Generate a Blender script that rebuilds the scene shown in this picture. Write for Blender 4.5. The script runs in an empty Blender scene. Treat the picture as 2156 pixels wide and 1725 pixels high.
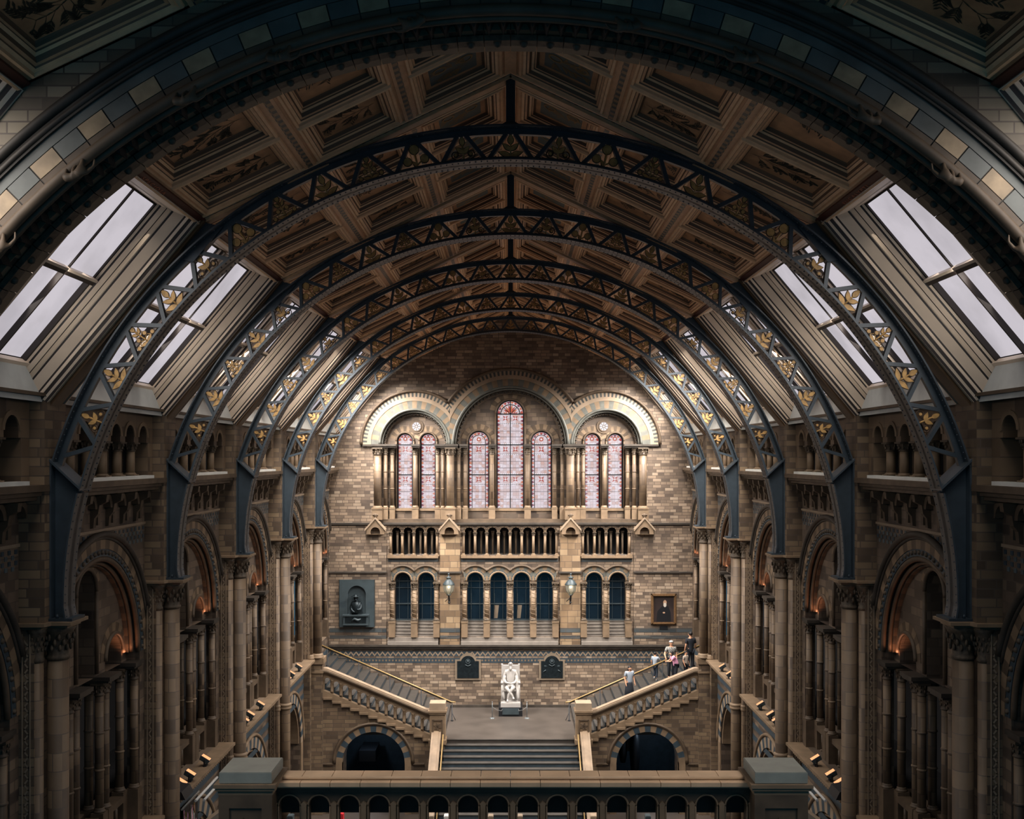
import bpy, math, random
from mathutils import Vector
PI = math.pi
sin, cos, sqrt = math.sin, math.cos, math.sqrt
RND = random.Random(7)
scn = bpy.context.scene
COL = scn.collection

# ------------------------------------------------------------------ camera, world, lights, exposure
FPX, CX, CY = 2200.0, 1075.0, 963.0          # focal length and vanishing point, in pixels of 2156x1725
cd = bpy.data.cameras.new('camera'); cam = bpy.data.objects.new('camera', cd); COL.objects.link(cam)
cam.location = (0, 0, 0); cam.rotation_euler = (PI / 2, 0, 0)
cd.sensor_width = 36; cd.lens = 36 * FPX / 2156
cd.shift_x = (1078 - CX) / 2156; cd.shift_y = (CY - 862.5) / 2156
cd.clip_end = 300
scn.camera = cam
scn.view_settings.view_transform = 'Standard'; scn.view_settings.look = 'None'
scn.view_settings.exposure = 0.0; scn.view_settings.gamma = 1; scn.view_settings.use_curve_mapping = False
world = bpy.data.worlds.new('navy_shadow_fill'); scn.world = world; world.use_nodes = True
world.node_tree.nodes['Background'].inputs[0].default_value = (0.016, 0.15, 0.27, 1)  # blue fill from the open end, added to tint near shadows navy
world.node_tree.nodes['Background'].inputs[1].default_value = 0.62

PITCH = 6.5; Y0 = 12.85; YE = 51.2; WALL = 8.9; FLOOR = -15.5
RIB_Y = [Y0 + PITCH * k for k in range(1, 6)]

def area_light(name, loc, direction, sx, sy, energy, color):
    ld = bpy.data.lights.new(name, 'AREA'); ld.shape = 'RECTANGLE'; ld.size = sx; ld.size_y = sy
    ld.energy = energy; ld.color = color; ld.spread = math.radians(118)
    o = bpy.data.objects.new(name, ld); COL.objects.link(o); o.location = loc
    o.rotation_euler = Vector(direction).to_track_quat('-Z', 'Y').to_euler()
    return o
DAY = {-1: 56, 0: 28, 1: 60, 2: 140, 3: 300, 4: 500, 5: 680}
for k in range(-1, 6):
    for s in (-1, 1):                          # daylight entering by each bay's roof lights, in three strips
        for j in range(3):
            yk = Y0 + PITCH * k + 2.0 + 1.3 * j - (.3 if k == 5 else 0)
            b = max(.14, min(1.0, 6.6 / max(4, yk))) * (1.8 if k in (3, 4) else 1)
            area_light('roof_daylight', (s * 7.25, yk, 3.0), (-s * 0.5, b, -0.85), 1.0, 3.3, DAY[k], (1, 0.94, 0.88))
        # extra strip light added by the panes to brighten the far reveal
        yk = Y0 + PITCH * (k + 1) - (2.1 if k < 5 else 1.5); ld_ = area_light('reveal_fill', (s * 7.42, yk, 3.1), (-s * .25, 1, -.1), .35, 3.2, (16, 21, 28, 34, 38, 40, 28)[k + 1], (1, .95, .9)); ld_.data.spread = PI
for s in (-1, 1):                              # unseen fill lamps added to brighten the passages inside the stair arches
    pl = bpy.data.lights.new('passage_fill', 'POINT'); pl.energy = 30; pl.color = (.62, .8, 1); pl.shadow_soft_size = .1
    po = bpy.data.objects.new('passage_fill', pl); COL.objects.link(po); po.location = (s * 6.6, 48.6, -12.9)

# ------------------------------------------------------------------ materials
def stone_tone(c, f=.82, d=.2):
    g = (c[0] + c[1] + c[2]) / 3
    return tuple((x * (1 - d) + g * d) * f for x in c)
def lin(c):
    return tuple(((x / 255) / 12.92 if x / 255 <= .04045 else ((x / 255 + .055) / 1.055) ** 2.4) for x in c) + (1,)
MATS = {}
def new_mat(name):
    m = bpy.data.materials.new(name); m.use_nodes = True; MATS[name] = m
    nt = m.node_tree; b = nt.nodes['Principled BSDF']
    return m, nt, b
def plain(name, rgb, rough=.7, metal=0.0, noise=0.0, nscale=3.0, spec=0.4):
    if 'stone' in name: rgb = stone_tone(rgb)
    m, nt, b = new_mat(name)
    b.inputs['Base Color'].default_value = lin(rgb); b.inputs['Roughness'].default_value = rough
    b.inputs['Metallic'].default_value = metal; b.inputs['Specular IOR Level'].default_value = spec
    if noise:
        n = nt.nodes.new('ShaderNodeTexNoise'); n.inputs['Scale'].default_value = nscale; n.inputs['Detail'].default_value = 5
        g = nt.nodes.new('ShaderNodeNewGeometry'); nt.links.new(g.outputs['Position'], n.inputs['Vector'])
        r = nt.nodes.new('ShaderNodeValToRGB'); c = lin(rgb)
        r.color_ramp.elements[0].position = .3; r.color_ramp.elements[1].position = .7
        r.color_ramp.elements[0].color = tuple(x * (1 - noise) for x in c[:3]) + (1,)
        r.color_ramp.elements[1].color = tuple(min(1, x * (1 + noise)) for x in c[:3]) + (1,)
        nt.links.new(n.outputs['Fac'], r.inputs['Fac']); nt.links.new(r.outputs['Color'], b.inputs['Base Color'])
    return m
def wall_uv(nt, rot=False):
    """vector (horizontal run, height, 0) that works on walls of either direction"""
    g = nt.nodes.new('ShaderNodeNewGeometry')
    sp = nt.nodes.new('ShaderNodeSeparateXYZ'); nt.links.new(g.outputs['Position'], sp.inputs[0])
    sn = nt.nodes.new('ShaderNodeSeparateXYZ'); nt.links.new(g.outputs['True Normal'], sn.inputs[0])
    ax = nt.nodes.new('ShaderNodeMath'); ax.operation = 'ABSOLUTE'; nt.links.new(sn.outputs[0], ax.inputs[0])
    gt = nt.nodes.new('ShaderNodeMath'); gt.operation = 'GREATER_THAN'; gt.inputs[1].default_value = .6
    nt.links.new(ax.outputs[0], gt.inputs[0])
    mx = nt.nodes.new('ShaderNodeMix'); mx.data_type = 'FLOAT'
    nt.links.new(gt.outputs[0], mx.inputs[0]); nt.links.new(sp.outputs[0], mx.inputs[2]); nt.links.new(sp.outputs[1], mx.inputs[3])
    cb = nt.nodes.new('ShaderNodeCombineXYZ'); nt.links.new(mx.outputs[0], cb.inputs[0]); nt.links.new(sp.outputs[2], cb.inputs[1])
    return cb, g
def masonry(name, stops, bw=.5, bh=.17, mortar=.012, mcol=(78, 66, 56), rough=.6, bump=.25, grime=.35):
    stops = [stone_tone(c, .86) for c in stops]
    m, nt, b = new_mat(name); L = nt.links
    cb, g = wall_uv(nt)
    br = nt.nodes.new('ShaderNodeTexBrick'); L.new(cb.outputs[0], br.inputs['Vector'])
    br.inputs['Color1'].default_value = (0, 0, 0, 1); br.inputs['Color2'].default_value = (1, 1, 1, 1)
    br.inputs['Mortar'].default_value = (.5, .5, .5, 1); br.inputs['Scale'].default_value = 1
    br.inputs['Mortar Size'].default_value = mortar; br.inputs['Brick Width'].default_value = bw; br.inputs['Row Height'].default_value = bh
    br.inputs['Mortar Smooth'].default_value = .1; br.offset = .42; br.squash = .7; br.squash_frequency = 3
    rp = nt.nodes.new('ShaderNodeValToRGB'); rp.color_ramp.interpolation = 'LINEAR'
    e = rp.color_ramp.elements
    while len(e) < len(stops): e.new(.5)
    for i, c in enumerate(stops):
        e[i].position = i / (len(stops) - 1); e[i].color = lin(c)
    n2 = nt.nodes.new('ShaderNodeTexNoise'); n2.inputs['Scale'].default_value = 2.2; n2.inputs['Detail'].default_value = 6; L.new(g.outputs['Position'], n2.inputs['Vector'])
    ad = nt.nodes.new('ShaderNodeMath'); ad.operation = 'MULTIPLY_ADD'; ad.inputs[1].default_value = .5; ad.inputs[2].default_value = -.25
    L.new(n2.outputs['Fac'], ad.inputs[0])
    ad2 = nt.nodes.new('ShaderNodeMath'); ad2.operation = 'ADD'; L.new(br.outputs['Color'], ad2.inputs[0]); L.new(ad.outputs[0], ad2.inputs[1])
    L.new(ad2.outputs[0], rp.inputs['Fac'])
    n3 = nt.nodes.new('ShaderNodeTexNoise'); n3.inputs['Scale'].default_value = .6; n3.inputs['Detail'].default_value = 4; L.new(g.outputs['Position'], n3.inputs['Vector'])
    mr = nt.nodes.new('ShaderNodeMapRange'); mr.inputs[1].default_value = .35; mr.inputs[2].default_value = .65
    mr.inputs[3].default_value = 1 - grime; mr.inputs[4].default_value = 1.0; L.new(n3.outputs['Fac'], mr.inputs[0])
    mu = nt.nodes.new('ShaderNodeMix'); mu.data_type = 'RGBA'; mu.blend_type = 'MULTIPLY'; mu.inputs[0].default_value = 1
    L.new(rp.outputs['Color'], mu.inputs[6]); L.new(mr.outputs[0], mu.inputs[7])
    mx = nt.nodes.new('ShaderNodeMix'); mx.data_type = 'RGBA'; L.new(br.outputs['Fac'], mx.inputs[0])
    L.new(mu.outputs[2], mx.inputs[6]); mx.inputs[7].default_value = lin(mcol)
    L.new(mx.outputs[2], b.inputs['Base Color']); b.inputs['Roughness'].default_value = rough
    bp = nt.nodes.new('ShaderNodeBump'); bp.inputs['Strength'].default_value = bump; bp.inputs['Distance'].default_value = .02; bp.invert = True
    L.new(br.outputs['Fac'], bp.inputs['Height']); L.new(bp.outputs[0], b.inputs['Normal'])
    return m
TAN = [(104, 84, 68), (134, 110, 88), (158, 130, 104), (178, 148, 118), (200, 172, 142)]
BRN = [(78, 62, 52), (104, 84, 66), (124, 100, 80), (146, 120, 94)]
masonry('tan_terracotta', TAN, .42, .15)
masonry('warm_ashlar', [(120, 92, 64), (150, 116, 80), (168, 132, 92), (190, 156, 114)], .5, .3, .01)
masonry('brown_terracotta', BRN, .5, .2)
masonry('stair_brick', [(98, 76, 56), (124, 98, 72), (146, 116, 84), (160, 130, 94)], .5, .17)
masonry('near_brick', [(96, 80, 62), (128, 110, 86), (150, 132, 104), (168, 150, 120)], .42, .14, .01)
masonry('drum_stone', [(96, 74, 54), (126, 98, 70), (148, 118, 86), (118, 92, 66)], 2.1, .34, .01, grime=.3)
masonry('slate_band', [(56, 66, 72), (74, 84, 88), (88, 98, 100)], .9, .2)
plain('tan_stone', (150, 120, 88), .6, noise=.22, nscale=2.5)
plain('light_stone', (176, 148, 118), .55, noise=.15, nscale=2)
plain('brown_stone', (104, 82, 60), .6, noise=.3, nscale=3)
plain('dark_stone', (72, 62, 52), .6, noise=.3, nscale=3)
plain('carved_stone', (96, 78, 58), .65, noise=.45, nscale=14)
plain('slate_blue', (76, 86, 90), .5, noise=.2, nscale=4)
plain('slate_dark', (52, 64, 72), .5, noise=.2, nscale=4)
plain('pale_sill', (122, 114, 106), .6, noise=.12)
plain('grey_step', (58, 54, 50), .55, noise=.2)
plain('iron_blue', (52, 61, 68), .42, .0, noise=.15, nscale=5, spec=.5)
plain('iron_dark', (46, 56, 64), .5, .2, noise=.15, nscale=5)
plain('gilded', (176, 138, 84), .45, .1, noise=.35, nscale=9)
plain('gilded_edge', (70, 52, 34), .5, .2)
plain('frame_beige', (230, 208, 184), .4, noise=.05)
plain('frame_mid', (190, 170, 146), .45)
plain('frame_brown', (104, 78, 54), .5)
plain('frame_dark', (44, 36, 32), .5)
plain('white_sill', (206, 206, 200), .5, noise=.08)
plain('ceiling_wood', (212, 164, 122), .5, noise=.12, nscale=6)
plain('ceiling_light_wood', (240, 196, 150), .5, noise=.1, nscale=6)
plain('ceiling_dark', (116, 88, 66), .55)
plain('ceiling_blue', (96, 104, 102), .55, noise=.15)
plain('panel_ochre', (196, 146, 104), .6, noise=.3, nscale=2.5)
plain('paint_green', (58, 54, 42), .7)
plain('paint_leaf', (150, 122, 82), .7)
plain('fascia_red', (86, 42, 32), .5)
plain('letter_red', (196, 118, 86), .5)
plain('dark_band', (60, 62, 60), .5, noise=.2)
plain('near_tile', (150, 128, 100), .5, noise=.3, nscale=5)
plain('tile_grey', (86, 88, 84), .5, noise=.25, nscale=3)
plain('cap_grey', (136, 136, 126), .35, noise=.12, nscale=4)
plain('voussoir_grey', (88, 88, 82), .5, noise=.2, nscale=4)
plain('coping_tan', (196, 164, 132), .5, noise=.18, nscale=2)
plain('marble_white', (160, 155, 150), .35, noise=.04, nscale=3)
plain('bronze_dark', (36, 44, 48), .35, .6, noise=.3, nscale=8)
plain('slate_panel', (52, 62, 66), .5, noise=.15)
plain('black_paint', (22, 24, 28), .5)
plain('plaque_frame', (120, 106, 90), .55, noise=.15)
plain('brass', (150, 124, 82), .4, .3)
plain('floor_stone', (84, 74, 66), .45, noise=.22, nscale=1.2)
plain('hall_floor', (70, 62, 56), .4, noise=.3, nscale=.8)
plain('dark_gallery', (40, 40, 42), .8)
plain('gilt_frame', (104, 78, 52), .45, .2, noise=.3, nscale=12)
plain('canvas_dark', (46, 36, 34), .5, noise=.3, nscale=2)
plain('canvas_black', (20, 20, 24), .5)
plain('canvas_skin', (178, 142, 116), .5)
plain('canvas_white', (190, 180, 168), .5)
plain('skin', (198, 148, 118), .5); plain('hair_dark', (26, 22, 22), .6)
plain('cloth_grey', (142, 150, 160), .8, noise=.1); plain('cloth_black', (22, 26, 34), .8); plain('cloth_navy', (34, 42, 54), .8)
plain('cloth_pink', (214, 150, 178), .8); plain('cloth_white', (180, 178, 174), .8); plain('cloth_beige', (150, 138, 126), .8)
plain('red_board', (190, 40, 48), .5); plain('acrylic', (90, 96, 98), .3, spec=.8)
plain('rope_grey', (130, 130, 128), .7); plain('lead_black', (22, 26, 32), .5)
plain('dark_pane', (22, 34, 44), .12, spec=.7)

m, nt, b = new_mat('plaid')                    # black and white checked shirt
ck = nt.nodes.new('ShaderNodeTexChecker'); ck.inputs['Scale'].default_value = 24
ck.inputs[1].default_value = lin((150, 148, 140)); ck.inputs[2].default_value = lin((44, 46, 50))
g = nt.nodes.new('ShaderNodeNewGeometry'); nt.links.new(g.outputs['Position'], ck.inputs[0]); nt.links.new(ck.outputs[0], b.inputs['Base Color'])
m, nt, b = new_mat('checker_wood')             # painted checks along the ceiling's long ribs
ck = nt.nodes.new('ShaderNodeTexChecker'); ck.inputs['Scale'].default_value = 9
ck.inputs[1].default_value = lin((150, 118, 86)); ck.inputs[2].default_value = lin((60, 64, 64))
g = nt.nodes.new('ShaderNodeNewGeometry'); nt.links.new(g.outputs['Position'], ck.inputs[0]); nt.links.new(ck.outputs[0], b.inputs['Base Color'])

def glow(name, rgb, strength):
    m, nt, b = new_mat(name)
    b.inputs['Base Color'].default_value = lin((60, 60, 62)); b.inputs['Roughness'].default_value = .3
    b.inputs['Emission Color'].default_value = lin(rgb); b.inputs['Emission Strength'].default_value = strength
    return m
def sky_glass(name, rgb, strength):            # milky roof glass against an overcast sky, slightly dirty
    m = glow(name, rgb, strength); nt = m.node_tree; b = nt.nodes['Principled BSDF']
    n = nt.nodes.new('ShaderNodeTexNoise'); n.inputs['Scale'].default_value = .9; n.inputs['Detail'].default_value = 7
    g = nt.nodes.new('ShaderNodeNewGeometry'); nt.links.new(g.outputs['Position'], n.inputs['Vector'])
    r = nt.nodes.new('ShaderNodeValToRGB'); c = lin(rgb)
    r.color_ramp.elements[0].position = .32; r.color_ramp.elements[0].color = tuple(x * .8 for x in c[:3]) + (1,)
    r.color_ramp.elements[1].position = .55; r.color_ramp.elements[1].color = c
    nt.links.new(n.outputs['Fac'], r.inputs[0]); nt.links.new(r.outputs[0], b.inputs['Emission Color'])
sky_glass('roof_glass', (204, 198, 206), .95)
def stained(name):
    m = glow(name, (214, 196, 202), .95); nt = m.node_tree; b = nt.nodes['Principled BSDF']; L = nt.links
    g = nt.nodes.new('ShaderNodeNewGeometry')
    v = nt.nodes.new('ShaderNodeTexVoronoi'); v.inputs['Scale'].default_value = 6.5; v.inputs['Randomness'].default_value = .35; L.new(g.outputs['Position'], v.inputs['Vector'])
    v2 = nt.nodes.new('ShaderNodeTexVoronoi'); v2.feature = 'DISTANCE_TO_EDGE'; v2.inputs['Scale'].default_value = 6.5; v2.inputs['Randomness'].default_value = .35; L.new(g.outputs['Position'], v2.inputs['Vector'])
    s = nt.nodes.new('ShaderNodeSeparateColor'); L.new(v.outputs['Color'], s.inputs[0])
    r = nt.nodes.new('ShaderNodeValToRGB'); e = r.color_ramp.elements; e.new(.5); e.new(.85)
    for i, (p, c) in enumerate([(0, (226, 214, 222)), (.45, (214, 198, 206)), (.8, (204, 178, 178)), (.97, (206, 168, 160))]):
        e[i].position = p; e[i].color = lin(c)
    L.new(s.outputs[0], r.inputs[0])
    mr = nt.nodes.new('ShaderNodeMapRange'); mr.inputs[1].default_value = .0; mr.inputs[2].default_value = .08; mr.inputs[3].default_value = .62; mr.inputs[4].default_value = 1
    L.new(v2.outputs['Distance'], mr.inputs[0])
    mu = nt.nodes.new('ShaderNodeMix'); mu.data_type = 'RGBA'; mu.blend_type = 'MULTIPLY'; mu.inputs[0].default_value = 1
    L.new(r.outputs[0], mu.inputs[6]); L.new(mr.outputs[0], mu.inputs[7]); L.new(mu.outputs[2], b.inputs['Emission Color'])
stained('stained_glass')
glow('glass_red', (186, 74, 66), .8); glow('glass_orange', (212, 120, 84), .8); glow('glass_violet', (140, 60, 84), .7); glow('glass_white', (238, 232, 238), 1.0)
glow('lantern_glow', (255, 240, 200), 1.0); glow('lantern_pane', (206, 190, 150), .35); glow('flood_glow', (250, 170, 112), 1.3)

# ------------------------------------------------------------------ mesh builder
def ident(u, v, w): return (u, w, v)
def end_frame(y=YE):
    return lambda u, v, w: (u, y - w, v)          # w comes out of the end wall towards the hall
def side_frame(s, W=WALL):
    return lambda u, v, w: (s * (W - w), u, v)    # u runs down the hall, w comes out of the side wall
class MB:
    def __init__(s, fr=ident): s.V = []; s.F = []; s.M = []; s.S = []; s.fr = fr
    def pt(s, u, v, w): s.V.append(s.fr(u, v, w)); return len(s.V) - 1
    def face(s, pts, m=0, sm=False):
        idx = [s.pt(*p) for p in pts]; s.F.append(idx); s.M.append(m); s.S.append(sm)
    def box(s, u0, u1, v0, v1, w0, w1, m=0):
        s.prism([(u0, v0), (u1, v0), (u1, v1), (u0, v1)], w0, w1, m)
    def prism(s, poly, w0, w1, m=0, back=True):
        n = len(poly); a = [s.pt(p[0], p[1], w0) for p in poly]; b = [s.pt(p[0], p[1], w1) for p in poly]
        s.F.append(b); s.M.append(m); s.S.append(False)
        if back: s.F.append(a[::-1]); s.M.append(m); s.S.append(False)
        for i in range(n):
            j = (i + 1) % n; s.F.append([a[i], a[j], b[j], b[i]]); s.M.append(m); s.S.append(False)
    def bevbox(s, u0, u1, v0, v1, w0, w1, e=.02, m=0):
        s.box(u0 + e, u1 - e, v0, v1, w0 + e, w1 - e, m); s.box(u0, u1, v0 + e, v1 - e, w0, w1, m)
    def arc(s, uc, vc, r0, r1, w0, w1, a0=0, a1=180, n=24, ms=(0,), per=1, clamp=None, gap=0):
        for i in range(n):
            t0 = math.radians(a0 + (a1 - a0) * i / n); t1 = math.radians(a0 + (a1 - a0) * (i + 1) / n)
            poly = [(uc + r0 * cos(t0), vc + r0 * sin(t0)), (uc + r1 * cos(t0), vc + r1 * sin(t0)), (uc + r1 * cos(t1), vc + r1 * sin(t1)), (uc + r0 * cos(t1), vc + r0 * sin(t1))]
            if clamp:
                lo, hi = clamp
                if all(p[0] <= lo for p in poly) or all(p[0] >= hi for p in poly): continue
                poly = [(min(max(p[0], lo), hi), p[1]) for p in poly]
            s.prism(poly, w0, w1, ms[(i // per) % len(ms)])
    def grid(s, rings, m=0, closed=True, caps=True, sm=True):
        """rings: list of lists of local points; joined into a smooth skin"""
        ids = [[s.pt(*p) for p in r] for r in rings]; n = len(rings[0])
        for a, b in zip(ids, ids[1:]):
            for i in range(n if closed else n - 1):
                j = (i + 1) % n; s.F.append([a[i], a[j], b[j], b[i]]); s.M.append(m); s.S.append(sm)
        if caps and closed:
            s.F.append(ids[0][::-1]); s.F.append(ids[-1]); s.M += [m, m]; s.S += [False, False]
    def lathe(s, u, w, prof, seg=12, m=0, sq=False):
        rings = []
        for r, v in prof:
            if sq: ring = [(u + r * sx, v, w + r * sy) for sx, sy in ((-1, -1), (1, -1), (1, 1), (-1, 1))]
            else: ring = [(u + r * cos(2 * PI * i / seg), v, w + r * sin(2 * PI * i / seg)) for i in range(seg)]
            rings.append(ring)
        s.grid(rings, m, sm=not sq)
    def tube(s, path, r, seg=8, m=0, closed=False):
        P = [Vector(p) for p in path]; rings = []; n = len(P)
        rr = r if isinstance(r, (list, tuple)) else [r] * n
        for i in range(n):
            if closed: t = P[(i + 1) % n] - P[i - 1]
            else: t = P[min(i + 1, n - 1)] - P[max(i - 1, 0)]
            if t.length < 1e-9: t = Vector((0, 1, 0))
            t.normalize(); ref = Vector((0, 0, 1)) if abs(t.z) < .9 else Vector((0, 1, 0))
            a = t.cross(ref).normalized(); b = t.cross(a)
            rings.append([tuple(P[i] + rr[i] * (a * cos(2 * PI * k / seg) + b * sin(2 * PI * k / seg))) for k in range(seg)])
        if closed: rings.append(rings[0])
        s.grid(rings, m, caps=not closed)
    def arctube(s, uc, vc, R, w, r, a0=0, a1=180, n=28, seg=8, m=0, clamp=None, clip=None):
        path = []
        for i in range(n + 1):
            t = math.radians(a0 + (a1 - a0) * i / n); path.append((uc + R * cos(t), vc + R * sin(t), w))
        s.tube(path, r, seg, m)
    def sphere(s, c, r, m=0, seg=8, rings=6, sc=(1, 1, 1)):
        R = []
        for i in range(rings + 1):
            t = PI * i / rings; q = max(sin(t), .02)
            R.append([(c[0] + sc[0] * r * q * cos(2 * PI * k / seg), c[1] + sc[1] * r * cos(t), c[2] + sc[2] * r * q * sin(2 * PI * k / seg)) for k in range(seg)])
        s.grid(R, m)
    def plate(s, u0, u1, v0, v1, ops, w0, w1, m=0, mr=None, n=20, back=False):
        """a wall face at w0 with round-headed openings (uc, half width, sill, springing); reveals run back to w1"""
        if mr is None: mr = m
        def rect(a, b, c, d):
            if b - a > 1e-6 and d - c > 1e-6:
                s.face([(a, c, w0), (b, c, w0), (b, d, w0), (a, d, w0)], m)
                if back: s.face([(a, c, w1), (a, d, w1), (b, d, w1), (b, c, w1)], m)
        cur = u0
        for uc, hw, vb, vs in sorted(ops):
            l, r = uc - hw, uc + hw
            rect(cur, l, v0, v1); rect(l, r, v0, vb)
            pts = [(uc - hw * cos(PI * i / n), vs + hw * sin(PI * i / n)) for i in range(n + 1)]
            for (a, c), (b, d) in zip(pts, pts[1:]):
                s.face([(a, c, w0), (b, d, w0), (b, v1, w0), (a, v1, w0)], m)
                if back: s.face([(a, c, w1), (a, v1, w1), (b, v1, w1), (b, d, w1)], m)
                s.face([(a, c, w0), (a, c, w1), (b, d, w1), (b, d, w0)], mr)
            s.face([(l, vb, w0), (l, vb, w1), (l, vs, w1), (l, vs, w0)], mr)
            s.face([(r, vb, w0), (r, vs, w0), (r, vs, w1), (r, vb, w1)], mr)
            s.face([(l, vb, w0), (r, vb, w0), (r, vb, w1), (l, vb, w1)], mr)
            cur = r
        rect(cur, u1, v0, v1)
    def archface(s, uc, hw, vb, vs, w, m=0, n=16):
        pts = [(uc - hw, vb, w), (uc + hw, vb, w)] + [(uc + hw * cos(PI * i / n), vs + hw * sin(PI * i / n), w) for i in range(n + 1)]
        s.face(pts, m)
    def column(s, u, w, v0, v1, r, ms=(0, 0, 0), seg=12, plinth=.0, ring=True, cap=None, flare=1.7):
        """base, shaft and leafy capital of one column; ms = base, shaft, capital"""
        h = v1 - v0; cap = cap or min(.32, .16 * h) ; bs = min(.16, .08 * h)
        s.box(u - r * 1.45, u + r * 1.45, v0, v0 + bs * .35, w - r * 1.45, w + r * 1.45, ms[0])
        s.lathe(u, w, [(r * 1.4, v0 + bs * .35), (r * 1.45, v0 + bs * .5), (r * 1.3, v0 + bs * .65), (r * 1.15, v0 + bs * .7), (r * 1.22, v0 + bs * .85), (r, v0 + bs)], seg, ms[0])
        s.lathe(u, w, [(r, v0 + bs), (r, v1 - cap)], seg, ms[1])
        if ring:
            k = max(1, int(h / .9))
            for i in range(1, k):
                v = v0 + bs + (v1 - cap - v0 - bs) * i / k
                s.lathe(u, w, [(r, v - .03), (r * 1.18, v - .015), (r * 1.18, v + .015), (r, v + .03)], seg, ms[1])
        c0 = v1 - cap
        s.lathe(u, w, [(r, c0 - .01), (r * 1.2, c0), (r * 1.2, c0 + cap * .08), (r * 1.0, c0 + cap * .12), (r * 1.12, c0 + cap * .45), (r * flare * .85, c0 + cap * .75), (r * flare, c0 + cap * .82)], seg, ms[2])
        for k in range(8):                         # leaves of the capital
            a = 2 * PI * k / 8 + .2
            for q, hh in ((1.25, .35), (flare * .92, .68)):
                s.sphere((u + r * q * cos(a), c0 + cap * hh, w + r * q * sin(a)), r * .2, ms[2], 5, 4, (1, 2, 1))
        s.box(u - r * flare * 1.02, u + r * flare * 1.02, v1 - cap * .18, v1, w - r * flare * 1.02, w + r * flare * 1.02, ms[2])
    def build(s, name, mats, parent=None, origin=None):
        me = bpy.data.meshes.new(name)
        if parent is not None: o0 = WLOC[parent.name]
        elif origin is not None: o0 = Vector(origin)
        else:
            xs = [p[0] for p in s.V]; ys = [p[1] for p in s.V]; zs = [p[2] for p in s.V]
            o0 = Vector(((min(xs) + max(xs)) / 2, (min(ys) + max(ys)) / 2, min(zs)))
        me.from_pydata([(p[0] - o0[0], p[1] - o0[1], p[2] - o0[2]) for p in s.V], [], s.F)
        for k in ([mats] if isinstance(mats, str) else mats): me.materials.append(MATS[k])
        me.polygons.foreach_set('material_index', s.M); me.polygons.foreach_set('use_smooth', s.S); me.update()
        o = bpy.data.objects.new(name, me); COL.objects.link(o)
        if parent is not None: o.parent = parent; WLOC[o.name] = o0
        else: o.location = o0; WLOC[o.name] = o0
        return o
WLOC = {}
def thing(name, label, cat, loc, group=None, rz=0):
    o = bpy.data.objects.new(name, None); COL.objects.link(o); o.location = loc; o.rotation_euler = (0, 0, rz)
    o.empty_display_size = .2; o['label'] = label; o['category'] = cat
    if group: o['group'] = group
    WLOC[o.name] = Vector(loc) if rz == 0 else Vector((0, 0, 0))
    return o
def tag(o, label, cat, group=None):
    o['label'] = label; o['category'] = cat
    if group: o['group'] = group
    return o
def struct(o, label=None):
    o['kind'] = 'structure'
    if label: o['label'] = label
    return o
def copy_tree(o, off, parent=None, **props):
    c = o.copy(); COL.objects.link(c)
    if parent is None:
        c.location = Vector(o.location) + Vector(off)
        for k, v in props.items(): c[k] = v
    else: c.parent = parent
    for ch in [x for x in KIDS.get(o.name, [])]: copy_tree(ch, off, c)
    return c
KIDS = {}
def index_kids():
    KIDS.clear()
    for o in bpy.data.objects:
        if o.parent: KIDS.setdefault(o.parent.name, []).append(o)
def ex(px, w=0): return (px - CX) * (YE - w) / FPX
def ez(py, w=0): return (CY - py) * (YE - w) / FPX
EF = end_frame()

# ------------------------------------------------------------------ floor and shell
mb = MB(); mb.box(-13, 13, FLOOR - .3, FLOOR, -2, 56)
struct(mb.build('floor', 'hall_floor'))
# side walls: one repeated bay of masonry each side, the openings cut through it
ARC_Z, ARC_R = -4.65, 2.47
def side_wall(s, nm):
    mb = MB(side_frame(s))
    for k in range(0, 6):
        a = Y0 + PITCH * k; b = a + PITCH if k < 5 else YE; c = a + 3.25
        if k == 5: c = a + 3.0
        mb.plate(a, b, -8.7, -.56, [(c, ARC_R, -8.7, ARC_Z)], 0, -.3, 0, 0, 32)
        mb.plate(a, b, FLOOR, -8.7, [(c, 2.1, FLOOR, -12.1)], 0, -.9, 0, 0, 28)
        # wall inside the big arch, pierced by one tall and two low lights
        mb.plate(c - ARC_R - .05, c + ARC_R + .05, -4.88, -2.0, [(c - 1.6, .5, -4.88, -4.62), (c, .5, -4.88, -2.97), (c + 1.6, .5, -4.88, -4.62)], -.3, -.75, 1, 1, 16)
        # pierced gallery parapet behind the columns
        mb.box(c - ARC_R, c + ARC_R, -8.8, -7.95, -.75, -.6, 1)
    # parts of the gallery behind: floor, back wall, soffit
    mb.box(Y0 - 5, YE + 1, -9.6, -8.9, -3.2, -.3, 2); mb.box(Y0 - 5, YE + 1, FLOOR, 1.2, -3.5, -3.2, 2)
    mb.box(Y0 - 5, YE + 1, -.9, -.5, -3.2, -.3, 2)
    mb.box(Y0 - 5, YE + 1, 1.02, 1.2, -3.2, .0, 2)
    mb.box(Y0 - 5, Y0, FLOOR, -.56, -.3, 0, 0)
    for k in range(1, 6):                          # brick pier behind each iron leg
        y = Y0 + PITCH * k
        mb.box(y - .45, y + .45, -3.0, 1.02, -.2, .47, 3)
        mb.box(y - .45, y + .45, FLOOR, -3.0, -.2, .28, 3)
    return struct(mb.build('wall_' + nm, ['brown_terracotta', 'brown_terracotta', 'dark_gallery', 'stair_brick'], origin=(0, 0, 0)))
side_wall(-1, 'left'); side_wall(1, 'right')

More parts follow.
